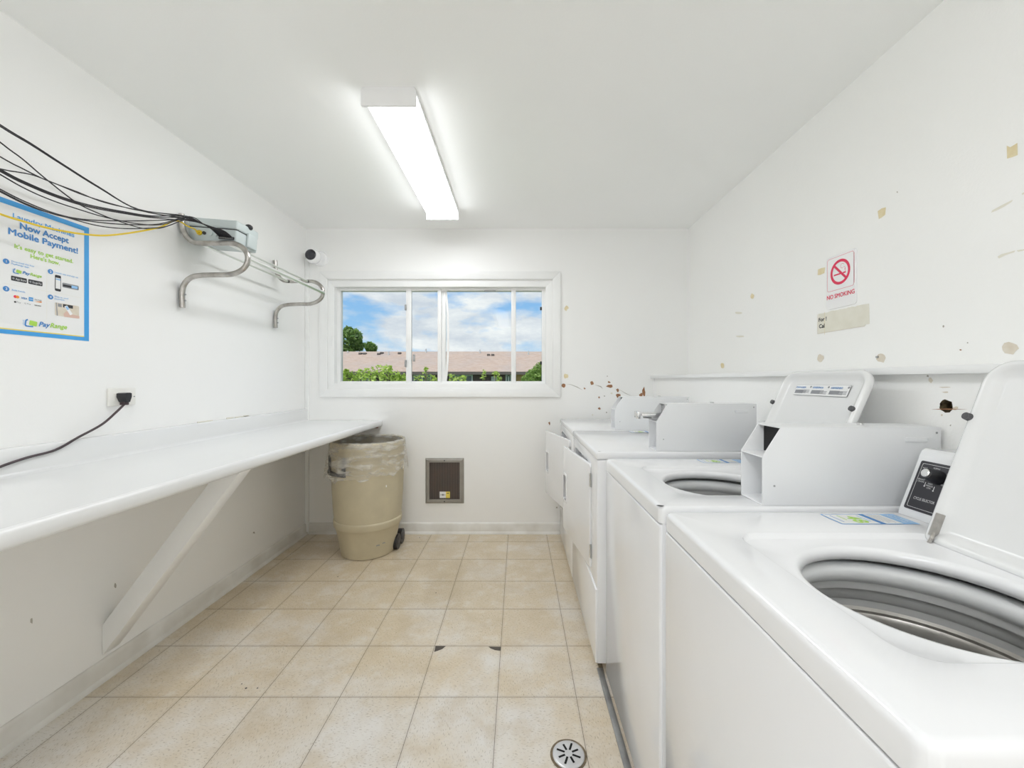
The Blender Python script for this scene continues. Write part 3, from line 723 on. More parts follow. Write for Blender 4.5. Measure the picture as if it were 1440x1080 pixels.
# ================================================================== END WALL THINGS
# vent grille
vx0, vx1, vz0, vz1 = at_y(598.5, 0, YB).x, at_y(652.5, 0, YB).x, at_y(0, 707.5, YB).z, at_y(0, 644, YB).z
vent = thing('vent_grille', ((vx0+vx1)/2, YB, vz0), 'grey framed square vent grille low on the end wall beside the bin', 'vent')
b = MB(); wv = .033
o4 = [(vx0, vz0), (vx1, vz0), (vx1, vz1), (vx0, vz1)]; i4 = [(vx0+wv, vz0+wv), (vx1-wv, vz0+wv), (vx1-wv, vz1-wv), (vx0+wv, vz1-wv)]
m4 = [(vx0+.016, vz0+.016), (vx1-.016, vz0+.016), (vx1-.016, vz1-.016), (vx0+.016, vz1-.016)]
b.rings([[(x, y_, z) for x, z in q] for q, y_ in ((o4, YB), (o4, YB-.004), (m4, YB-.018), (i4, YB-.016), (i4, YB-.002))], 'ventf'); b.build('frame', vent, ang=20)
b = MB(); b.box(vx0+wv-.002, vx1-wv+.002, YB-.006, YB-.001, vz0+wv-.002, vz1-wv+.002, 'screen'); b.build('screen', vent, ang=0)
for zz in (vz0+.018, vz1-.018):
    b = MB(); b.cyl(((vx0+vx1)/2, YB-.016, zz), ((vx0+vx1)/2, YB-.0195, zz), .005, 'ink', seg=12); b.build('screw', vent)
VF = (Vector((0, YB-.0062, 0)), FB[1], FB[2], FB[3])
sx0, sx1, sz0, sz1 = at_y(618.4, 0, YB).x, at_y(633, 0, YB).x, at_y(0, 700, YB).z, at_y(0, 691, YB).z
b = MB(); b.frect(VF, sx0, sx0+(sx1-sx0)*.6, sz0, sz1, 'paper', .0004); b.frect(VF, sx0+(sx1-sx0)*.6, sx1, sz0, sz1, 'pyel', .0004)
b.fdisc(VF, sx0+.026, (sz0+sz1)/2, .008, 'gink', .0008, 8); b.frect(VF, sx0+.006, sx0+.046, (sz0+sz1)/2-.002, (sz0+sz1)/2+.001, 'ink', .0009); b.frect(VF, sx1-.026, sx1-.008, sz1-.016, sz1-.010, 'ink', .0008)
b.build('sticker', vent, ang=0)

# trash can
tcx, tcy = -1.084, 2.962
can = thing('trash_can', (tcx, tcy, 0), 'tan plastic wheeled trash can standing by the end of the folding counter', 'trash can')
b = MB()
pf = [(.172, .0), (.182, .004), (.187, .03), (.203, .12), (.2205, .195), (.2275, .203), (.231, .21), (.234, .242), (.2335, .252), (.229, .256), (.236, .34), (.243, .47), (.247, .60), (.247, .66), (.2475, .69), (.252, .700), (.2525, .715), (.251, .745), (.254, .752), (.254, .790), (.251, .799), (.246, .801), (.241, .797)]
b.lathe(pf, (tcx, tcy), 'tan', 64, cap0=True)
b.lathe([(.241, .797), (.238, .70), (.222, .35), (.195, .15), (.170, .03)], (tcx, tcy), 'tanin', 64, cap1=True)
b.build('body', can, ang=50)
for wy in (2.985, 3.09):
    wc = Vector((tcx+.172, wy, .054))
    b = MB(); b.cyl(wc, wc+Vector((.040, 0, 0)), .054, 'black', seg=28); b.cyl(wc+Vector((.039, 0, 0)), wc+Vector((.043, 0, 0)), .026, 'rubber', seg=20); b.build('wheel', can)
b = MB()
hz = at_y(0, 667, tcy-.2).z
b.rings([[Vector((tcx+r*math.cos(t), tcy+r*math.sin(t), z)) for r, z in ((.238, hz+.012), (.268, hz+.010), (.270, hz-.010), (.238, hz-.014))] for t in [math.radians(205+50*k/12) for k in range(13)]], 'black', True, True)
for t in (208, 252):
    t = math.radians(t); b.box(tcx+.25*math.cos(t)-.012, tcx+.25*math.cos(t)+.012, tcy+.25*math.sin(t)-.012, tcy+.25*math.sin(t)+.012, hz-.012, hz+.115, 'black', .004)
b.build('handle', can)
def canpt(px, py, r):
    # point on the can's side where this view ray meets radius r
    d = Vector(((px-CX)/F, 1, -(py-CY)/F)); A = d.x**2+d.y**2; B = -2*(d.x*tcx+d.y*tcy); C = tcx**2+tcy**2-r*r
    t = (-B-math.sqrt(max(0, B*B-4*A*C)))/(2*A); return Vector((0, 0, CH))+d*t
for (px, py, r, w_, h_) in ((531.5, 767, .1985, 5, 1.6), (539.5, 763.5, .1985, 4, 1.4)):
    q = [canpt(px+dx*w_, py+dy*h_-dx*1.2, r) for dx, dy in ((-.5, -.5), (.1, -.7), (.5, -.4), (.5, .5), (-.1, .3), (-.5, .6))]
    cc = Vector((tcx, tcy, 0)); q = [v+((v-cc)*Vector((1, 1, 0))).normalized()*.002 for v in q]
    b = MB(); b.faces(q, [tuple(range(6))], 'gink'); b.build('scuff', can, ang=0)
q = [canpt(543+dx*1.2, 683.5+dy*2.2, .2465) for dx, dy in ((-.6, -.5), (.5, -.8), (.7, .6), (-.5, .8))]
q = [v+((v-Vector((tcx, tcy, 0)))*Vector((1, 1, 0))).normalized()*.002 for v in q]
b = MB(); b.faces(q, [(0, 1, 2, 3)], 'paper'); b.build('scuff', can, ang=0)
# clear liner turned over the rim
b = MB(); rr = random.Random(11); seg = 120
def wob(k, a): return a*(math.sin(k*2*PI/seg*9+1)+.6*math.sin(k*2*PI/seg*17+2.2)+.4*math.sin(k*2*PI/seg*31))
rg = []
for (r, z, a, za) in ((.215, .60, .006, 0), (.228, .70, .004, 0), (.2375, .790, .001, 0), (.246, .8065, .0006, .001), (.2555, .803, .0008, .001), (.259, .785, .001, 0), (.2605, .74, .0018, 0), (.264, .69, .004, .002), (.270, .645, .006, .004), (.274, .605, .007, .010)):
    ring = []
    for k in range(seg):
        t = 2*PI*k/seg; low = .5+.5*math.cos(t-math.radians(215))     # hangs lower on the left front
        rad = r+wob(k, a)+(.012*low if z < .70 and r > .25 else 0)
        zz = z-(low*.05*max(0, (.74-z)/.14) if r > .25 else 0)+wob(k+7, za)
        ring.append((tcx+rad*math.cos(t), tcy+rad*math.sin(t), zz))
    rg.append(ring)
b.rings(rg, 'liner')
tag(b.build('bin_liner', ang=80), 'clear plastic liner bag folded over the trash can rim', 'bag')

# ================================================================== CEILING LAMP
def ceiling_lamp(lx0, ly0, length, bottom, side, label):
    lx1 = lx0+.228
    ly1 = ly0+length
    lamp = thing('ceiling_light', ((lx0+lx1)/2, (ly0+ly1)/2, 2.36), label, 'ceiling light')
    b = MB(); b.prism([(lx0+.012, ZC), (lx1-.012, ZC), (lx1-.003, ZC-.010), (lx1-.003, ZC-.018), (lx0+.003, ZC-.018), (lx0+.003, ZC-.010)], ly0+.014, ly1-.014, 'y', 'signw'); b.build('housing', lamp)
    b = MB()
    sec = [(lx0+.006, ZC-.018), (lx0+.008, ZC-.036), (lx0+.010, ZC-.046), (lx0+.034, ZC-.0735), (lx1-.034, ZC-.0735), (lx1-.010, ZC-.046), (lx1-.008, ZC-.036), (lx1-.006, ZC-.018)]
    rg = [[(x, y, z) for y in (ly0+.012, ly1-.012)] for x, z in sec]
    for k in range(7):
        b.faces([rg[k][0], rg[k][1], rg[k+1][1], rg[k+1][0]], [(0, 1, 2, 3)], bottom if k in (2, 3, 4) else side)
    bmesh.ops.remove_doubles(b.bm, verts=b.bm.verts[:], dist=1e-5)
    b.build('diffuser', lamp)
    for yy in (ly0, ly1-.012):
        b = MB(); b.prism([(lx0, ZC-.012), (lx0+.008, ZC), (lx1-.008, ZC), (lx1, ZC-.012), (lx1, ZC-.0775), (lx0, ZC-.0775)], yy, yy+.012, 'y', 'signw', .001); b.build('end_cap', lamp)
ceiling_lamp(-.652, 1.694, 1.214, 'lamp', 'lampside', 'long lit fluorescent lamp on the ceiling above the aisle, in front of the window')
ceiling_lamp(-.42, -2.25, 2.43, 'lampfill', 'lampfillside', 'added double-length ceiling lamp, unseen fill light behind the viewpoint')  # unseen lamp added only to even out the room's light

# ================================================================== RIGHT WALL THINGS
sl, sr = at_x(1163.5, 400, XR), at_x(1205.5, 400, XR)
su0, su1 = -sl.y, -sr.y; sv0, sv1 = 1.534, 1.760
sign = None
b = MB(); b.prism([(-u, v) for u, v in rrect(su0, su1, sv0, sv1, .014, 5)], XR-.0045, XR-.0002, 'x', 'signw', .001)
sign = b.build('no_smoking_sign'); tag(sign, 'white no smoking sign with red circle on the right wall', 'sign')
SF = (Vector((XR-.0045, 0, 0)), FR[1], FR[2], FR[3])
sw = su1-su0; cu, cv = (su0+su1)/2-.002, 1.683; rad = .053
b = MB()
b.fring(SF, cu, cv, rad, rad-.0115, 'red', .0006, 48)
c, s_ = math.cos(math.radians(-45)), math.sin(math.radians(-45))
b.flat(SF, [(cu+x*c-y*s_, cv+x*s_+y*c) for x, y in ((-rad+.006, -.0048), (rad-.006, -.0048), (rad-.006, .0048), (-rad+.006, .0048))], 'red', .0009)
b.build('prohibition_mark', sign, ang=0)
b = MB()
b.frect(SF, cu-.034, cu+.004, cv-.011, cv-.005, 'red', .0005); b.frect(SF, cu+.015, cu+.030, cv-.011, cv-.005, 'red', .0005)
b.fring(SF, cu+.012, cv+.022, .010, .0088, 'red', .0005, 14, a0=.4, a1=5.2); b.fring(SF, cu+.020, cv+.010, .007, .0058, 'red', .0005, 12, a0=-1.2, a1=1.8)
b.frect(SF, cu+.0265, cu+.0280, cv-.004, cv+.010, 'red', .0005); b.build('cigarette_mark', sign, ang=0)
b = MB()
pa = rrect(su0+.006, su1-.010, 1.610, 1.751, .010, 5); pb = rrect(su0+.0072, su1-.0112, 1.6112, 1.7498, .009, 5)
o_, U, V, Nn = SF
b.rings([[o_+U*u+V*v+Nn*.0005 for u, v in q] for q in (pa, pb)], 'red'); b.frect(SF, su1-.0112, su1-.0085, 1.620, 1.742, 'red', .0005); b.build('outline', sign, ang=0)
b = MB(); b.text(SF, 'NO SMOKING', (su0+su1)/2-.001, 1.577, 'red', w=sw-.012, h=.0185, bold=.015); b.build('lettering', sign, ang=0)
# taped paper strip
tu0, tu1 = -1.862, -1.588
b = MB(); pts = [(tu0+.004, 1.529)]
pts = [(tu0, 1.436), (tu0+.10, 1.437), (tu1-.018, 1.4385), (tu1-.016, 1.444), (tu1+.002, 1.444), (tu1, 1.523)]
rr = random.Random(5)
pts += [(tu1-(tu1-tu0)*k/30, 1.523+.005*(k/30)+rr.uniform(-.0015, .0015)) for k in range(1, 22)]+[(tu0+.06, 1.524), (tu0+.006, 1.526)]
b.prism([(-u, v) for u, v in pts], XR-.0012, XR-.0002, 'x', 'oldpaper')
strip = b.build('paper_strip', ang=0); tag(strip, 'yellowed taped paper strip under the no smoking sign', 'notice')
TF = (Vector((XR-.0012, 0, 0)), FR[1], FR[2], FR[3])
b = MB(); b.text(TF, 'For !', tu0+.010, 1.4905, 'ink', w=.046, h=.0165, bold=.035, align='L', off=.0006); b.text(TF, 'Cal', tu0+.012, 1.4605, 'ink', w=.032, h=.0175, bold=.035, align='L', off=.0006)
b.build('lettering', strip, ang=0)
b = MB(); b.frect(TF, tu0+.002, tu1-.02, 1.4375, 1.4395, 'peelg', .0004); b.frect(TF, tu0+.001, tu0+.003, 1.4375, 1.525, 'peelg', .0004); b.frect(TF, tu0+.044, tu0+.0455, 1.428, 1.528, 'peel', .0004); b.build('tape_edge', strip, ang=0)

# ================================================================== MACHINES
def coin_box(parent, x0, x1, y0, z0, slide):
    """long steel meter case, open at its bevelled front"""
    w, h, t, ch, hs = .102, .200, .0035, .048, .125
    prof = [(x0, z0), (x0, z0+hs), (x0+ch, z0+h), (x1, z0+h), (x1, z0)]
    b = MB()
    for yy in (y0, y0+w-t): b.prism(prof, yy, yy+t, 'y', 'boxm', .001)
    b.box(x0+ch, x1, y0+t, y0+w-t, z0+h-t, z0+h, 'boxm'); b.box(x0, x1, y0+t, y0+w-t, z0, z0+t, 'boxin')
    b.box(x1-t, x1, y0+t, y0+w-t, z0+t, z0+h-t, 'boxm')
    b.box(x0, x0+.11, y0+t, y0+w-t, z0+hs-t, z0+hs, 'boxin')                 # shelf between the two pockets
    b.box(x0+.105, x0+.11, y0+t, y0+w-t, z0+t, z0+hs-t, 'boxin')             # back of lower pocket
    o = b.build('coin_box', parent, ang=30)
    b = MB(); b.box(x0+.062, x0+.066, y0+t, y0+w-t, z0+hs, z0+h-t, 'matblack'); b.build('coin_mechanism', o)
    b = MB(); b.prism(rrect(x1-.092, x1-.036, z0+h-.038, z0+h-.026, .003, 3), y0-.0025, y0+.001, 'y', 'boxm', .001); b.build('nameplate', o)
    b = MB(); b.cyl((x1-.165, y0+.05, z0+h), (x1-.165, y0+.05, z0+h+.006), .008, 'chrome', seg=18); b.build('lock', o)
    for (xx, zz) in ((x0+.03, z0+.05), (x1-.012, z0+h-.014)):
        b = MB(); b.cyl((xx, y0, zz), (xx, y0-.0012, zz), .0025, 'sill', seg=10); b.build('rivet', o)
    b = MB(); b.box(x0+.050, x0+.054, y0+t+.012, y0+t+.030, z0+.02, z0+hs-t, 'boxin'); b.cyl((x0+.035, y0+.026, z0+t), (x0+.035, y0+.026, z0+t+.002), .008, 'sill', seg=14); b.build('cash_door', o)
    if slide:
        b = MB()
        ya, yb_ = y0+.030, y0+.074
        zt = z0+.160
        b.box(x0-.060, x0+.060, ya, yb_, zt-.004, zt, 'chrome', .001)
        b.prism([(x0-.054, zt-.004), (x0+.055, zt-.004), (x0+.055, zt-.028), (x0-.046, zt-.024)], ya+.004, yb_-.004, 'y', 'chrome', .001)
        b.box(x0-.072, x0-.056, ya-.003, yb_+.003, zt-.027, zt+.005, 'chrome', .003)
        b.box(x0+.056, x0+.070, y0+t, y0+w-t, zt-.03, z0+h-t, 'chrome', .001)
        b.build('coin_slide', o)
    return o

def sticker(parent, x0, x1, y0, y1, z):
    f = (Vector(((x0), (y0+y1)/2, z)), Vector((0, -1, 0)), Vector((1, 0, 0)), Vector((0, 0, 1))); w = (y1-y0)/2; h = x1-x0
    b = MB(); b.frect(f, -w, w, 0, h, 'blue', .0004); b.frect(f, -w+.0025, w-.0025, .0025, h-.0025, 'paper', .0006)
    b.frect(f, -w, w, h-.034, h, 'lblue', .0008); b.text(f, 'LAUNDRY', 0, h-.014, 'paper', w=w*1.5, h=.008, off=.0012); b.text(f, 'MACHINE', 0, h-.027, 'paper', w=w*1.5, h=.008, off=.0012)
    for k in range(5): b.frect(f, -w*.75, w*(.7-.15*(k % 2)), h-.045-k*.0075, h-.0438-k*.0075, 'gink', .0008)
    b.frect(f, -w, w, .088, .100, 'dblue', .0008)
    b.text(f, '48', 0.004, .042, 'green', w=w*1.25, h=.030, bold=.03, off=.0010)
    b.frect(f, -w*.7, w*.5, .076, .079, 'lblue', .0008); b.frect(f, -w*.7, w*.2, .030, .033, 'green', .0008); b.frect(f, -w*.7, w*.6, .014, .016, 'dblue', .0008)
    return b.build('sticker', parent, ang=0)

def raycast_poly(poly, c, ang):
    """distance from c to an outline in direction ang"""
    dx, dy = math.cos(ang), math.sin(ang); best = None
    for i in range(len(poly)):
        (x1, y1), (x2, y2) = poly[i], poly[(i+1) % len(poly)]
        ex, ey = x2-x1, y2-y1; den = dx*ey-dy*ex
        if abs(den) < 1e-12: continue
        t = ((x1-c[0])*ey-(y1-c[1])*ex)/den; s = ((x1-c[0])*dy-(y1-c[1])*dx)/den
        if t > 0 and -1e-9 <= s <= 1+1e-9 and (best is None or t < best): best = t
    return best
WFX, WBX, WZT = .358, 1.060, .905
def make_washer(y0, lean, box, label, lid_label):
    y1 = y0+.645
    wsh = thing('washing_machine', ((WFX+WBX)/2, (y0+y1)/2, 0), label, 'washing machine', 'top-loading washing machines along the right wall')
    b = MB(); b.box(WFX+.006, WBX, y0+.002, y1-.002, .025, .863, 'enamel', .006); body = b.build('body', wsh)
    cc = (.645, y0+.288)
    c_ = MB(); c_.lathe([(.236, .9), (.236, .40)], cc, 'tubd', 40, True, True); cut(body, c_)
    b = MB(); b.box(WFX, WFX+.012, y0+.003, y1-.003, .028, .858, 'enamel', .006, 3); b.build('front_panel', wsh)
    # top: roll-over edge, flat deck, sunk lid well, dished lip round the opening
    b = MB()
    outer = rrect(WFX, WBX, y0, y1, .016, 6)
    def shr(d): return rrect(WFX+d, WBX-d, y0+d, y1-d, max(.003, .016-d), 6)
    well = rrect(.450, .872, y0+.105, y0+.503, .045, 8); well2 = rrect(.458, .864, y0+.114, y0+.494, .040, 8)
    angs = [2*PI*k/200 for k in range(200)]
    for x, y in outer+well: angs.append(math.atan2(y-cc[1], x-cc[0]) % (2*PI))
    angs = sorted(set(round(a, 5) for a in angs))
    def ring(poly, z): return [(cc[0]+math.cos(a)*raycast_poly(poly, cc, a), cc[1]+math.sin(a)*raycast_poly(poly, cc, a), z) for a in angs]
    def circ(r, z): return [(cc[0]+math.cos(a)*r, cc[1]+math.sin(a)*r, z) for a in angs]
    rg = [ring(outer, .862), ring(outer, .893), ring(shr(.0012), .8985), ring(shr(.004), .9025), ring(shr(.008), .9045), ring(shr(.013), .905)]
    rg += [ring(well, .905), ring(rrect(.452, .870, y0+.107, y0+.501, .044, 8), .9042), ring(rrect(.456, .866, y0+.112, y0+.496, .041, 8), .8955), ring(well2, .8945)]
    rg += [circ(.177, .8937), circ(.171, .8930), circ(.1665, .890), circ(.164, .885), circ(.1635, .878), circ(.166, .872), circ(.172, .868)]
    b.rings(rg, 'enamel'); b.build('top', wsh, ang=40)
    b = MB()   # chipped enamel at the corner
    b.flat((Vector((0, 0, .9052)), Vector((1, 0, 0)), Vector((0, 1, 0)), Vector((0, 0, 1))), [(WFX+.004+.012*q*math.cos(t), y0+.010+.006*q*math.sin(t)) for t, q in ((0, 1), (.8, .8), (1.7, 1.1), (2.6, .9), (3.5, .7), (4.4, 1), (5.4, .8))], 'ink', 0)
    if box: b.build('enamel_chip', wsh, ang=0)
    # tub
    b = MB(); b.lathe([(.210, .848), (.200, .856), (.184, .856), (.175, .848), (.173, .838), (.177, .826), (.186, .818)], cc, 'tubg', 64); b.build('tub_ring', wsh, ang=60)
    b = MB(); b.lathe([(.186, .822), (.188, .803), (.198, .799), (.201, .779), (.207, .773), (.208, .759)], cc, 'tubd', 64); b.build('balance_ring', wsh, ang=40)
    b = MB(); b.lathe([(.209, .760), (.203, .754), (.209, .746), (.205, .739), (.206, .730), (.204, .56), (.19, .44), (.06, .42)], cc, 'basket', 64, cap1=True)
    for j, zz in enumerate((.722, .690, .655)):
        for k in range(24):
            t = 2*PI*(k+.5*j)/24; p = Vector((cc[0]+.2055*math.cos(t), cc[1]+.2055*math.sin(t), zz)); q = Vector((cc[0]-p.x, cc[1]-p.y, 0)).normalized()
            b.cyl(p, p+q*.0016, .0036, 'ink', seg=8)
    b.build('wash_basket', wsh, ang=40)
    b = MB(); b.lathe([(.12, .425), (.085, .45), (.05, .52), (.042, .62), (.036, .70), (.028, .715)], cc, 'tubg', 32, cap1=True); b.build('agitator', wsh, ang=50)
    # open lid
    ly0_, ly1_ = y0+.118, y0+.497; H = .398; lx, lz = .852, .890
    U = Vector((0, 1, 0)); V = Vector((math.sin(lean), 0, math.cos(lean))); Nn = Vector((-math.cos(lean), 0, math.sin(lean))); O = Vector((lx, 0, lz))
    def lr(ins, n_): return [O+U*u+V*v+Nn*n_ for u, v in rrect(ly0_+ins, ly1_-ins, ins, H-ins, 0, 8, (max(.002, .014-ins), max(.002, .014-ins), max(.006, .050-ins), max(.006, .050-ins)))]
    b = MB(); b.rings([lr(.014, -.012), lr(.004, -.010), lr(.0005, -.004), lr(0, .004), lr(.002, .010), lr(.006, .0125), lr(.012, .012), lr(.019, .007), lr(.028, .0005), lr(.036, -.0015)], 'lidw', True, True)
    lid = b.build('lid', wsh, ang=60)
    if lid_label: lid['label'] = lid_label
    for u in (ly1_-.004, ly0_+.012):
        b = MB(); p = O+U*u+V*.272+Nn*.008; b.cyl(p, p+Nn*.012, .0085, 'rubber', seg=18, r1=.0075); b.build('bumper', lid)
    for u, sg in ((ly1_-.016, 1), (ly0_+.016, -1)):
        b = MB(); c0 = O+U*u
        bx = [c0+V*v+U*du+Nn*n_ for v in (.014, .062) for du in (-.006, .006) for n_ in (.004, .013)]
        b.faces(bx, [(0,1,3,2),(4,6,7,5),(0,4,5,1),(2,3,7,6),(0,2,6,4),(1,5,7,3)], 'steel')
        b.tube([c0+V*.020+Nn*.014-U*.004*sg, c0+V*.008+Nn*.018-U*.008*sg, c0-V*.003+Nn*.012, c0-V*.004+Nn*.002+U*.012*sg], .0035, 'steel', 8, 5)
        b.sphere(c0+U*.020*sg+V*.002, .008, 'steel', 14); b.build('hinge', lid)
    if box:
        LF = (O-Nn*.0015, -U, V, Nn); c0 = -(ly0_+ly1_)/2
        def lq(px, py):
            d = Vector(((px-CX)/F, 1, -(py-CY)/F)); t = (O-Vector((0, 0, CH))).dot(Nn)/d.dot(Nn); p = Vector((0, 0, CH))+d*t-O
            return p.dot(-U), p.dot(V)
        q = [lq(1116.5, 555.5), lq(1192, 558.5), lq(1198, 541.5), lq(1120.5, 541.5)]
        u0, u1 = (q[0][0]+q[3][0])/2, (q[1][0]+q[2][0])/2; v0, v1 = (q[0][1]+q[1][1])/2, (q[2][1]+q[3][1])/2
        b = MB(); b.frect(LF, u0, u1, v0, v1, 'gink', .0024); b.frect(LF, u0+.001, u1-.001, v0+.001, v1-.001, 'paper', .0028)
        W3 = (u1-u0)/3
        for k, t in enumerate(('DANGER', 'ADVERTENCIA', 'AVERTISSEMENT')):
            a = u0+W3*k; b.text(LF, t, a+.004, v1-.013, 'dblue', w=W3*.6, h=.006, bold=.02, align='L', off=.0036); b.fdisc(LF, a+W3-.006, v1-.008, .004, 'gink', .0036, 6)
            for j in range(9): b.frect(LF, a+.004, a+W3*(.92-.18*((j*7+k) % 3)), v1-.021-j*(v1-v0-.026)/9, v1-.0192-j*(v1-v0-.026)/9, 'gink', .0034)
        b.build('warning_label', lid, ang=0)
    # slanted control console
    k0, k1 = y0+.128, y0+.630
    b = MB(); cp_ = [(.915, .905), (.9175, .918), (.9665, 1.0415), (.968, 1.046), (.972, 1.057), (.980, 1.062), (1.058, 1.060), (1.058, .905)]
    b.prism(cp_, k0, k1, 'y', 'enamel', .003); con = b.build('console', wsh, ang=40)
    fo = Vector((.9172, 0, .9165)); fv = (Vector((.9665, 0, 1.0415))-fo); fl = fv.length; fv.normalize(); fn = Vector((-fv.z, 0, fv.x))
    KF = (fo, Vector((0, -1, 0)), fv, fn)     # u grows towards the near end
    e0 = -k1
    b = MB()
    pts = rrect(-k1+.011, -k0-.02, .007, fl-.008, .004, 4)
    b.rings([[fo+KF[1]*u+fv*v+fn*n_ for u, v in pts] for n_ in (-.001, .0016)], 'panel', False, True)
    pi_ = rrect(-k1+.017, -k0-.026, .013, fl-.014, .003, 4); pj = rrect(-k1+.0178, -k0-.0268, .0138, fl-.0148, .003, 4)
    b.rings([[fo+KF[1]*u+fv*v+fn*.0020 for u, v in q] for q in (pi_, pj)], 'wht')
    b.text(KF, 'CYCLE SELECTOR', e0+.026, .033, 'wht', w=.048, h=.0062, off=.0022, align='L')
    for (u, v, ts) in ((.052, .112, ('NORMAL', 'WARM')), (.084, .104, ('NORMAL', 'COLD')), (.028, .080, ('BRIGHT', 'COLORS')), (.050, .074, ('PERM', 'PRESS', 'COOL')), (.080, .078, ('DELICATE',)), (.026, .108, ('HOT',))):
        for k, t in enumerate(ts): b.text(KF, t, e0+u, v-.005*k, 'wht', w=.0155 if len(t) > 4 else .010, h=.0036, off=.0022)
        if t != 'HOT': b.frect(KF, e0+u+.0105, e0+u+.012, v-.012, v-.002, 'wht', .0022); b.fdisc(KF, e0+u+.0112, v-.012, .0018, 'wht', .0022, 8)
    b.build('control_panel', con, ang=0)
    b = MB(); kc = fo+KF[1]*(e0+.061)+fv*.094
    a = fn.orthogonal().normalized(); c2 = fn.cross(a)
    b.rings([[kc+fn*t+(a*math.cos(2*PI*k/28)+c2*math.sin(2*PI*k/28))*r for k in range(28)] for r, t in ((.0165, .001), (.0165, .008), (.0125, .030), (.0115, .031))], 'black', False, True)
    kn = b.build('knob', con)
    b = MB(); b.rings([[kc+fn*t+(a*math.cos(2*PI*k/28)+c2*math.sin(2*PI*k/28))*r for k in range(28)] for r, t in ((.0095, .0305), (.0095, .0335), (.0075, .035))], 'chrome', False, True)
    b.build('knob_cap', con)
    sticker(wsh, .720, .893, y0+.552, y0+.620, .9052)
    if box: coin_box(wsh, .6235, 1.080, y0+.010, .9055, False)
    return wsh
make_washer(.358, math.radians(20.5), False, 'nearest white top-loading washer with its lid open and black cycle selector showing', None)
make_washer(1.036, math.radians(24), True, 'white top-loading washer with empty coin box, second from the viewer', None)

DZT, DFX = .925, .330
def make_dryer(y0, ang, hinge_dy, slide, label):
    y1 = y0+.743
    dr = thing('clothes_dryer', ((DFX+1.05)/2, (y0+y1)/2, 0), label, 'clothes dryer', 'front-loading dryers at the end of the row')
    oy0, oy1, oz0, oz1 = y0+.130, y0+.665, .388, .842
    b = MB(); b.box(DFX, 1.05, y0+.003, y1-.003, .035, .891, 'enamel', .006, 3); body = b.build('body', dr)
    c = MB(); c.prism(rrect(oy0, oy1, oz0, oz1, .03, 5), DFX-.03, DFX+.035, 'x', 'enamel'); cut(body, c)
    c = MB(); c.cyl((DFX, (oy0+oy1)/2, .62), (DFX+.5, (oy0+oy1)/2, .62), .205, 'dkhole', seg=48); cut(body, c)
    b = MB(); b.box(DFX-.005, 1.055, y0, y1, .892, DZT, 'enamel', .008, 3); b.build('top', dr)
    b = MB(); b.box(DFX-.007, DFX+.006, y0+.003, y1-.003, .038, .349, 'enamel', .005, 3); b.build('kick_panel', dr)
    # door, hinged at its near side
    hx, hy = DFX+.004, y0+hinge_dy; A = Vector((-math.sin(ang), math.cos(ang), 0)); Nn = Vector((-math.cos(ang), -math.sin(ang), 0)); O = Vector((hx, hy, 0))
    W, z0, z1 = .535, .375, .845
    def dp(a, n_, z): return O+A*a+Nn*n_+Vector((0, 0, z))
    def rr_(ins, n_): return [dp(u, n_, v) for u, v in rrect(ins, W-ins, z0+ins, z1-ins, .016, 5)]
    b = MB(); b.rings([rr_(.030, -.021), rr_(.026, -.019), rr_(.024, -.004), rr_(.004, -.004), rr_(.001, -.003), rr_(0, .000), rr_(0, .006), rr_(.002, .010), rr_(.006, .011)], 'enamel', True, True)
    door = b.build('door', dr, ang=40)
    c = MB(); c.rings([[dp(u, n_, v) for u, v in rrect(W-.086, W-.026, .548, .687, .010, 4)] for n_ in (-.014, .03)], 'enamel', True, True); cut(door, c)
    b = MB(); q0 = rrect(W-.097, W-.015, .534, .701, .016, 5); q1 = rrect(W-.086, W-.026, .548, .687, .010, 5)
    b.rings([[dp(u, n_, v) for u, v in q] for q, n_ in ((q0, .0105), (q0, .013), (rrect(W-.093, W-.019, .539, .696, .013, 5), .0155), (q1, .0145), (q1, -.012))], 'enamel'); b.build('handle', door)
    for zz in (.775, .455):
        b = MB(); b.box(hx-.009, hx-.003, hy-.016, hy+.002, zz-.030, zz+.030, 'sill', .001); b.cyl((hx-.010, hy-.003, zz-.030), (hx-.010, hy-.003, zz+.030), .004, 'chrome', seg=12); b.build('hinge', door)
    for yy in (y0+.05, y1-.05):
        for xx in (DFX+.07, .98):
            b = MB(); b.cyl((xx, yy, 0), (xx, yy, .036), .02, 'black', seg=16); b.build('foot', dr)
    coin_box(dr, .585, 1.010 if y0 < 2 else 1.035, y0+.022, DZT+.0005, slide)
    if y0 < 2:
        sticker(dr, .655, .828, y1-.100, y1-.032, DZT)
        b = MB(); b.flat((Vector((0, 0, DZT+.0003)), Vector((1, 0, 0)), Vector((0, 1, 0)), Vector((0, 0, 1))), [(DFX+.012+.008*q*math.cos(t), y0+.014+.006*q*math.sin(t)) for t, q in ((0, 1), (.9, .7), (1.8, 1.1), (2.9, .9), (3.9, .8), (5.2, 1))], 'ink', 0); b.build('enamel_chip', dr, ang=0)
    return dr
make_dryer(1.715, math.radians(7.0), .138, True, 'white dryer with door ajar and chrome coin slide, beside the second washer')
make_dryer(2.460, math.radians(12.8), .138, False, 'white dryer with door wider open, standing against the end wall')

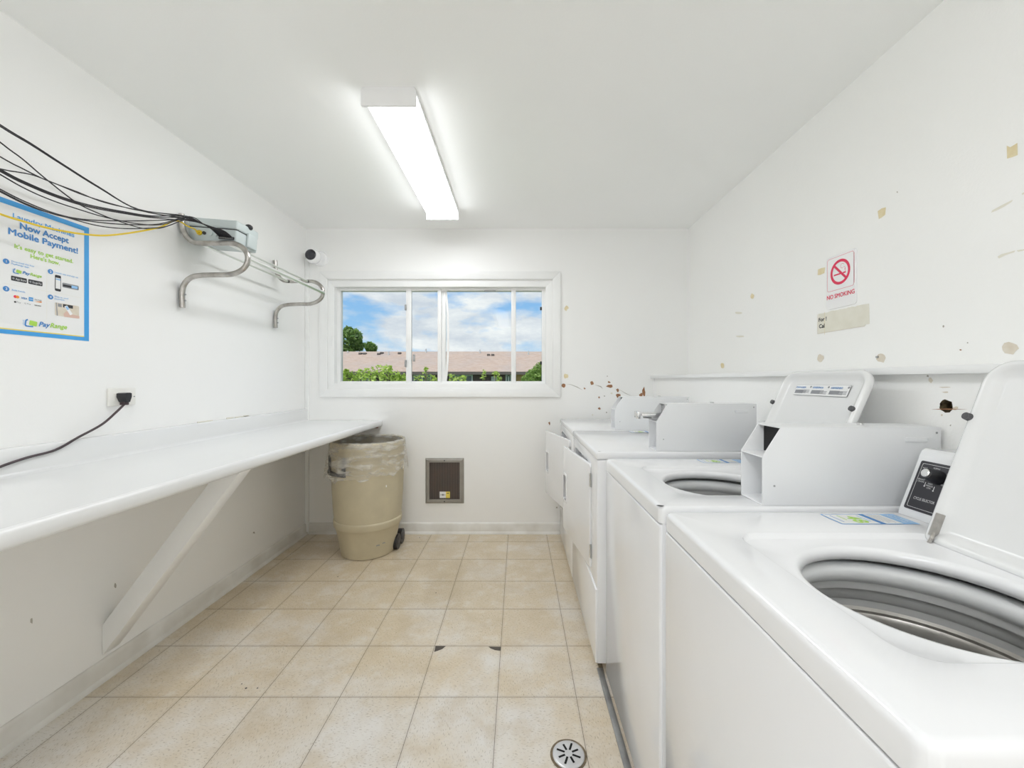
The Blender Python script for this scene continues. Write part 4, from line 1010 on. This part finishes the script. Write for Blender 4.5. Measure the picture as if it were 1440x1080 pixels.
# metal edge strip along the washers and a floor drain
b = MB(); b.box(.333, .357, YF+.2, 1.74, .0, .006, 'sill', .002)
struct(b.build('trim_3'), 'grey metal edge strip on the floor along the washer fronts', 'edge strip')
dc = at_z(799.5, 1062, 0)
drain = thing('floor_drain', (dc.x, dc.y, 0), 'round chrome floor drain with radial slots near the washers', 'drain')
b = MB(); b.lathe([(.052, .0005), (.052, .003), (.049, .005), (.046, .0055), (.03, .0062), (.0, .0064)][:-1]+[(.004, .0064)], (dc.x, dc.y), 'chrome', 48, cap0=True, cap1=True)
M['drainw'] = mat('drain_plate', (.70, .70, .71), .3, metal=.5, var=.04)
pl = b.build('grate', drain)
pl.data.materials[0] = M['drainw']
for k in range(8):
    t = PI/8+k*PI/4; c = Vector((math.cos(t), math.sin(t), 0)); s2 = Vector((-c.y, c.x, 0)); o0 = Vector((dc.x, dc.y, .0066))
    b = MB(); b.faces([o0+c*r+s2*w for r, w in ((.013, -.0035), (.040 if k % 2 else .036, -.0035), (.040 if k % 2 else .036, .0035), (.013, .0035))], [(0, 1, 2, 3)], 'dkhole')
    b.build('slot', drain, ang=0)
b = MB(); o0 = Vector((dc.x, dc.y, 0)); b.rings([[(dc.x+r*math.cos(2*PI*k/40), dc.y+r*math.sin(2*PI*k/40), z) for k in range(40)] for r, z in ((.052, .0012), (.060, .0010))], 'grime'); b.build('grime_ring', drain, ang=0)

# ================================================================== OUTSIDE
GZ = -1.2
b = MB(); b.box(-60, 60, YB+1.0, 90, GZ-.3, GZ, 'grass'); struct(b.build('ground_outside', ang=0), 'lawn outside the window', 'ground')
bl = thing('apartment_building', (-4, 24, GZ), 'long low brown apartment building with a shingled roof beyond the window', 'building')
EY, RY = 22.0, 26.2
EZ = CH+(CY-522.3)*EY/F; RZ = CH+(CY-494.3)*RY/F
b = MB(); BX0, BX1 = -18., 12.
b.prism([(EY, EZ), (RY, RZ), (2*RY-EY, EZ), (2*RY-EY, EZ-.14), (RY, RZ-.14), (EY, EZ-.14)], BX0, BX1, 'x', 'roof'); b.build('roof', bl, ang=20)
b = MB(); b.box(BX0, BX1, EY-.03, EY+.02, EZ-.17, EZ-.02, 'fascia'); b.build('gutter', bl)
b = MB(); b.box(BX0+.3, BX1-.3, EY+.5, 2*RY-EY-.5, GZ, EZ-.1, 'brick'); b.build('wall', bl)
def bw_(px): return (px-CX)*(EY+.5)/F
for (p0, p1) in ((500, 520), (581.5, 607), (632, 665), (711, 719.5)):
    x0, x1 = bw_(p0), bw_(p1); z1 = CH+(CY-527)*(EY+.5)/F; z0 = z1-1.2
    b = MB(); quad_frame(b, x0, x1, z0, z1, .07, EY+.42, EY+.5, 'extw', 0); b.box((x0+x1)/2-.04, (x0+x1)/2+.04, EY+.42, EY+.5, z0, z1, 'extw'); wn_ = b.build('window', bl)
    b = MB(); b.box(x0+.05, x1-.05, EY+.46, EY+.49, z0+.05, z1-.05, 'extglass'); b.build('pane', wn_)
b = MB(); b.box(bw_(726), bw_(737), EY+.40, EY+.5, GZ, EZ-.12, 'tanwall'); b.build('door_panel', bl)
b = MB(); b.box(bw_(691), bw_(699.5), EY+.38, EY+.44, CH-.02, CH+.22, 'extw'); b.box(bw_(692), bw_(698.5), EY+.37, EY+.385, CH+.03, CH+.16, 'tubd'); b.build('wall_sign', bl)
def roof_pt(px, py):
    # where a view ray meets the near roof slope
    n_ = Vector((0, -(RZ-EZ), RY-EY)).normalized(); d = Vector(((px-CX)/F, 1, -(py-CY)/F)); o0 = Vector((0, 0, CH))
    t = (Vector((0, EY, EZ))-o0).dot(n_)/d.dot(n_); return o0+d*t
for (px, py) in ((507, 498), (513, 498), (533, 498.5), (537, 497.2), (562, 497.5), (687, 499.8), (693, 499.8)):
    p = roof_pt(px, py); b = MB(); b.box(p.x-.09, p.x+.09, p.y-.12, p.y+.15, p.z-.05, p.z+.09, 'fascia', .02); b.build('roof_vent', bl)
for (px, py, h_) in ((489, 496, .12), (546.5, 499, .20), (743, 498.5, .22), (675, 496.5, .22), (599, 495.5, .22)):
    p = roof_pt(px, py); b = MB(); b.cyl((p.x, p.y, p.z-.05), (p.x, p.y, p.z+h_), .045, 'tubd', seg=10); b.build('vent_pipe', bl)

def foliage(b, blobs, n, size, m, seed):
    rr = random.Random(seed)
    for _ in range(n):
        cx, cy, cz, rx, rz = rr.choice(blobs)
        while True:
            v = Vector((rr.uniform(-1, 1), rr.uniform(-1, 1), rr.uniform(-1, 1)))
            if .25 < v.length < 1: break
        p = Vector((cx+v.x*rx, cy+v.y*rx*.8, cz+v.z*rz)); s_ = size*rr.uniform(.6, 1.25)
        a = Vector((rr.gauss(0, 1), rr.gauss(0, 1), rr.gauss(0, .6))).normalized(); u = a.cross(Vector((rr.gauss(0, 1), rr.gauss(0, 1), rr.gauss(0, 1)))).normalized(); nn = a.cross(u)
        b.faces([p-a*s_, p-a*s_*.2+u*s_*.45+nn*s_*.1, p+a*s_, p-a*s_*.2-u*s_*.45+nn*s_*.1], [(0, 1, 2, 3)], m)
def bush(name, label, Y, pts, n, size, m, seed, stems=True, group=None):
    """pts: crowns as (px, py, rx px, ry px)"""
    bl_ = [(*at_y(px, py, Y+.5*((i*37) % 5-2)*size*2), rx*Y/F, rz*Y/F) for i, (px, py, rx, rz) in enumerate(pts)]
    c = at_y(sum(p[0] for p in pts)/len(pts), 600, Y)
    t = thing(name, (c.x, Y, GZ), label, 'tree' if 'tree' in name else 'bush', group)
    b = MB(); foliage(b, bl_, n, size, m, seed); b.build('foliage', t, ang=0, recalc=False)
    b = MB()
    for (x, y, z, rx, rz) in bl_:
        b.cyl((c.x+(x-c.x)*.4, Y, GZ), (x, y, z), max(.012, size*.35), 'bark', max(.006, size*.12), 8)
    b.build('stem' if 'tree' not in name else 'trunk', t)
bush('shrub', 'bright green leafy shrub outside the left window pane', 6.0, [(482,531,7,9),(494,531,8,8),(507,529,9,10),(521,526,9,10),(534,523,8,11),(545,524,8,11),(556,530,8,9),(566,532,7,8),(525,536,30,8),(548,518,3,4),(487,523,3,4)], 900, .032, 'leaf', 1)
bush('shrub', 'small bright sprigs outside the second pane from the left', 6.3, [(588,533,6,6),(598,528,5,8),(607,532,6,6),(599,519,2,3),(612,534,4,5)], 150, .030, 'leaf', 2)
bush('shrub', 'small bright sprigs at the left of the third pane', 6.2, [(634,531,6,7),(651,533,6,5),(641,534,5,4)], 90, .030, 'leaf', 3)
bush('shrub', 'two thin leafy shoots at the right of the third pane', 6.2, [(680,527,4,8),(697,527,5,6),(702,533,5,4)], 80, .030, 'leaf', 4)
bush('shrub', 'round mid green bush outside the right window pane', 13.0, [(751,530,12,12),(760,523,10,14),(742,534,9,7),(764,532,12,12)], 2200, .055, 'leafm', 5)
bush('broad_tree', 'dark green tree rising above the roof beyond the left pane', 34.0, [(486,478,13,14),(498,474,11,12),(503,486,10,9),(520,488,6,7),(524,491,5,6),(484,492,14,8),(490,466,7,6),(470,478,12,14)], 3200, .20, 'leafd', 6)

# ================================================================== LIGHT
w = bpy.data.worlds.new('sky'); scene.world = w; w.use_nodes = True; nt = w.node_tree; nt.nodes.clear()
out = N(nt, 'OutputWorld'); bg = N(nt, 'Background'); tc = N(nt, 'TexCoord'); co = tc.outputs['Generated']
sx = N(nt, 'SeparateXYZ'); L(nt, co, sx.inputs[0])
el = ramp(nt, sx.outputs[2], .0, .30)
blue = mixc(nt, el, (.46, .72, .95), (.16, .42, .86))
mp = N(nt, 'Mapping'); mp.inputs['Scale'].default_value = (3,3,8); mp.inputs['Location'].default_value = (0.3,.9,1.7); L(nt, co, mp.inputs['Vector'])
n1 = noise(nt, mp.outputs[0], 1.6, 7, .56)
mp2 = N(nt, 'Mapping'); mp2.inputs['Scale'].default_value = (6, 6, 16); mp2.inputs['Location'].default_value = (5.2, 1.3, 2.0); L(nt, co, mp2.inputs['Vector'])
n2 = noise(nt, mp2.outputs[0], 1.5, 6, .6)
cl = mixc(nt, ramp(nt, n2, .35, .65), (.66, .71, .80), (.97, .98, 1.0))
sky = mixc(nt, ramp(nt, n1, .39, .53), blue, cl)
L(nt, sky, bg.inputs[0]); bg.inputs[1].default_value = 1.0; L(nt, bg.outputs[0], out.inputs[0])
sun = bpy.data.lights.new('sun', 'SUN'); sun.energy = 2.7; sun.angle = .02; sun.color = (1, .96, .90)
so = bpy.data.objects.new('sun', sun); COL.objects.link(so); so.rotation_euler = (math.radians(38), 0, math.radians(-28)); so.location = (0, 0, 12)

# ================================================================== CAMERA
cd = bpy.data.cameras.new('camera'); cd.sensor_width = 36; cd.lens = 36*F/1440; cd.shift_x = -(CX-720)/1440; cd.shift_y = -(540-CY)/1440
cd.clip_start = .02; cd.clip_end = 300
co_ = bpy.data.objects.new('camera', cd); COL.objects.link(co_); co_.location = (0, 0, CH); co_.rotation_euler = (PI/2, 0, 0)
scene.camera = co_
vs = scene.view_settings; vs.view_transform = 'Standard'; vs.look = 'None'; vs.gamma = 1; vs.use_curve_mapping = False; vs.exposure = 0.0
cy = scene.cycles; cy.use_denoising = True; cy.max_bounces = 14; cy.diffuse_bounces = 10; cy.glossy_bounces = 6; cy.transparent_max_bounces = 12
cy.sample_clamp_indirect = 8.0; cy.caustics_reflective = False; cy.caustics_refractive = False
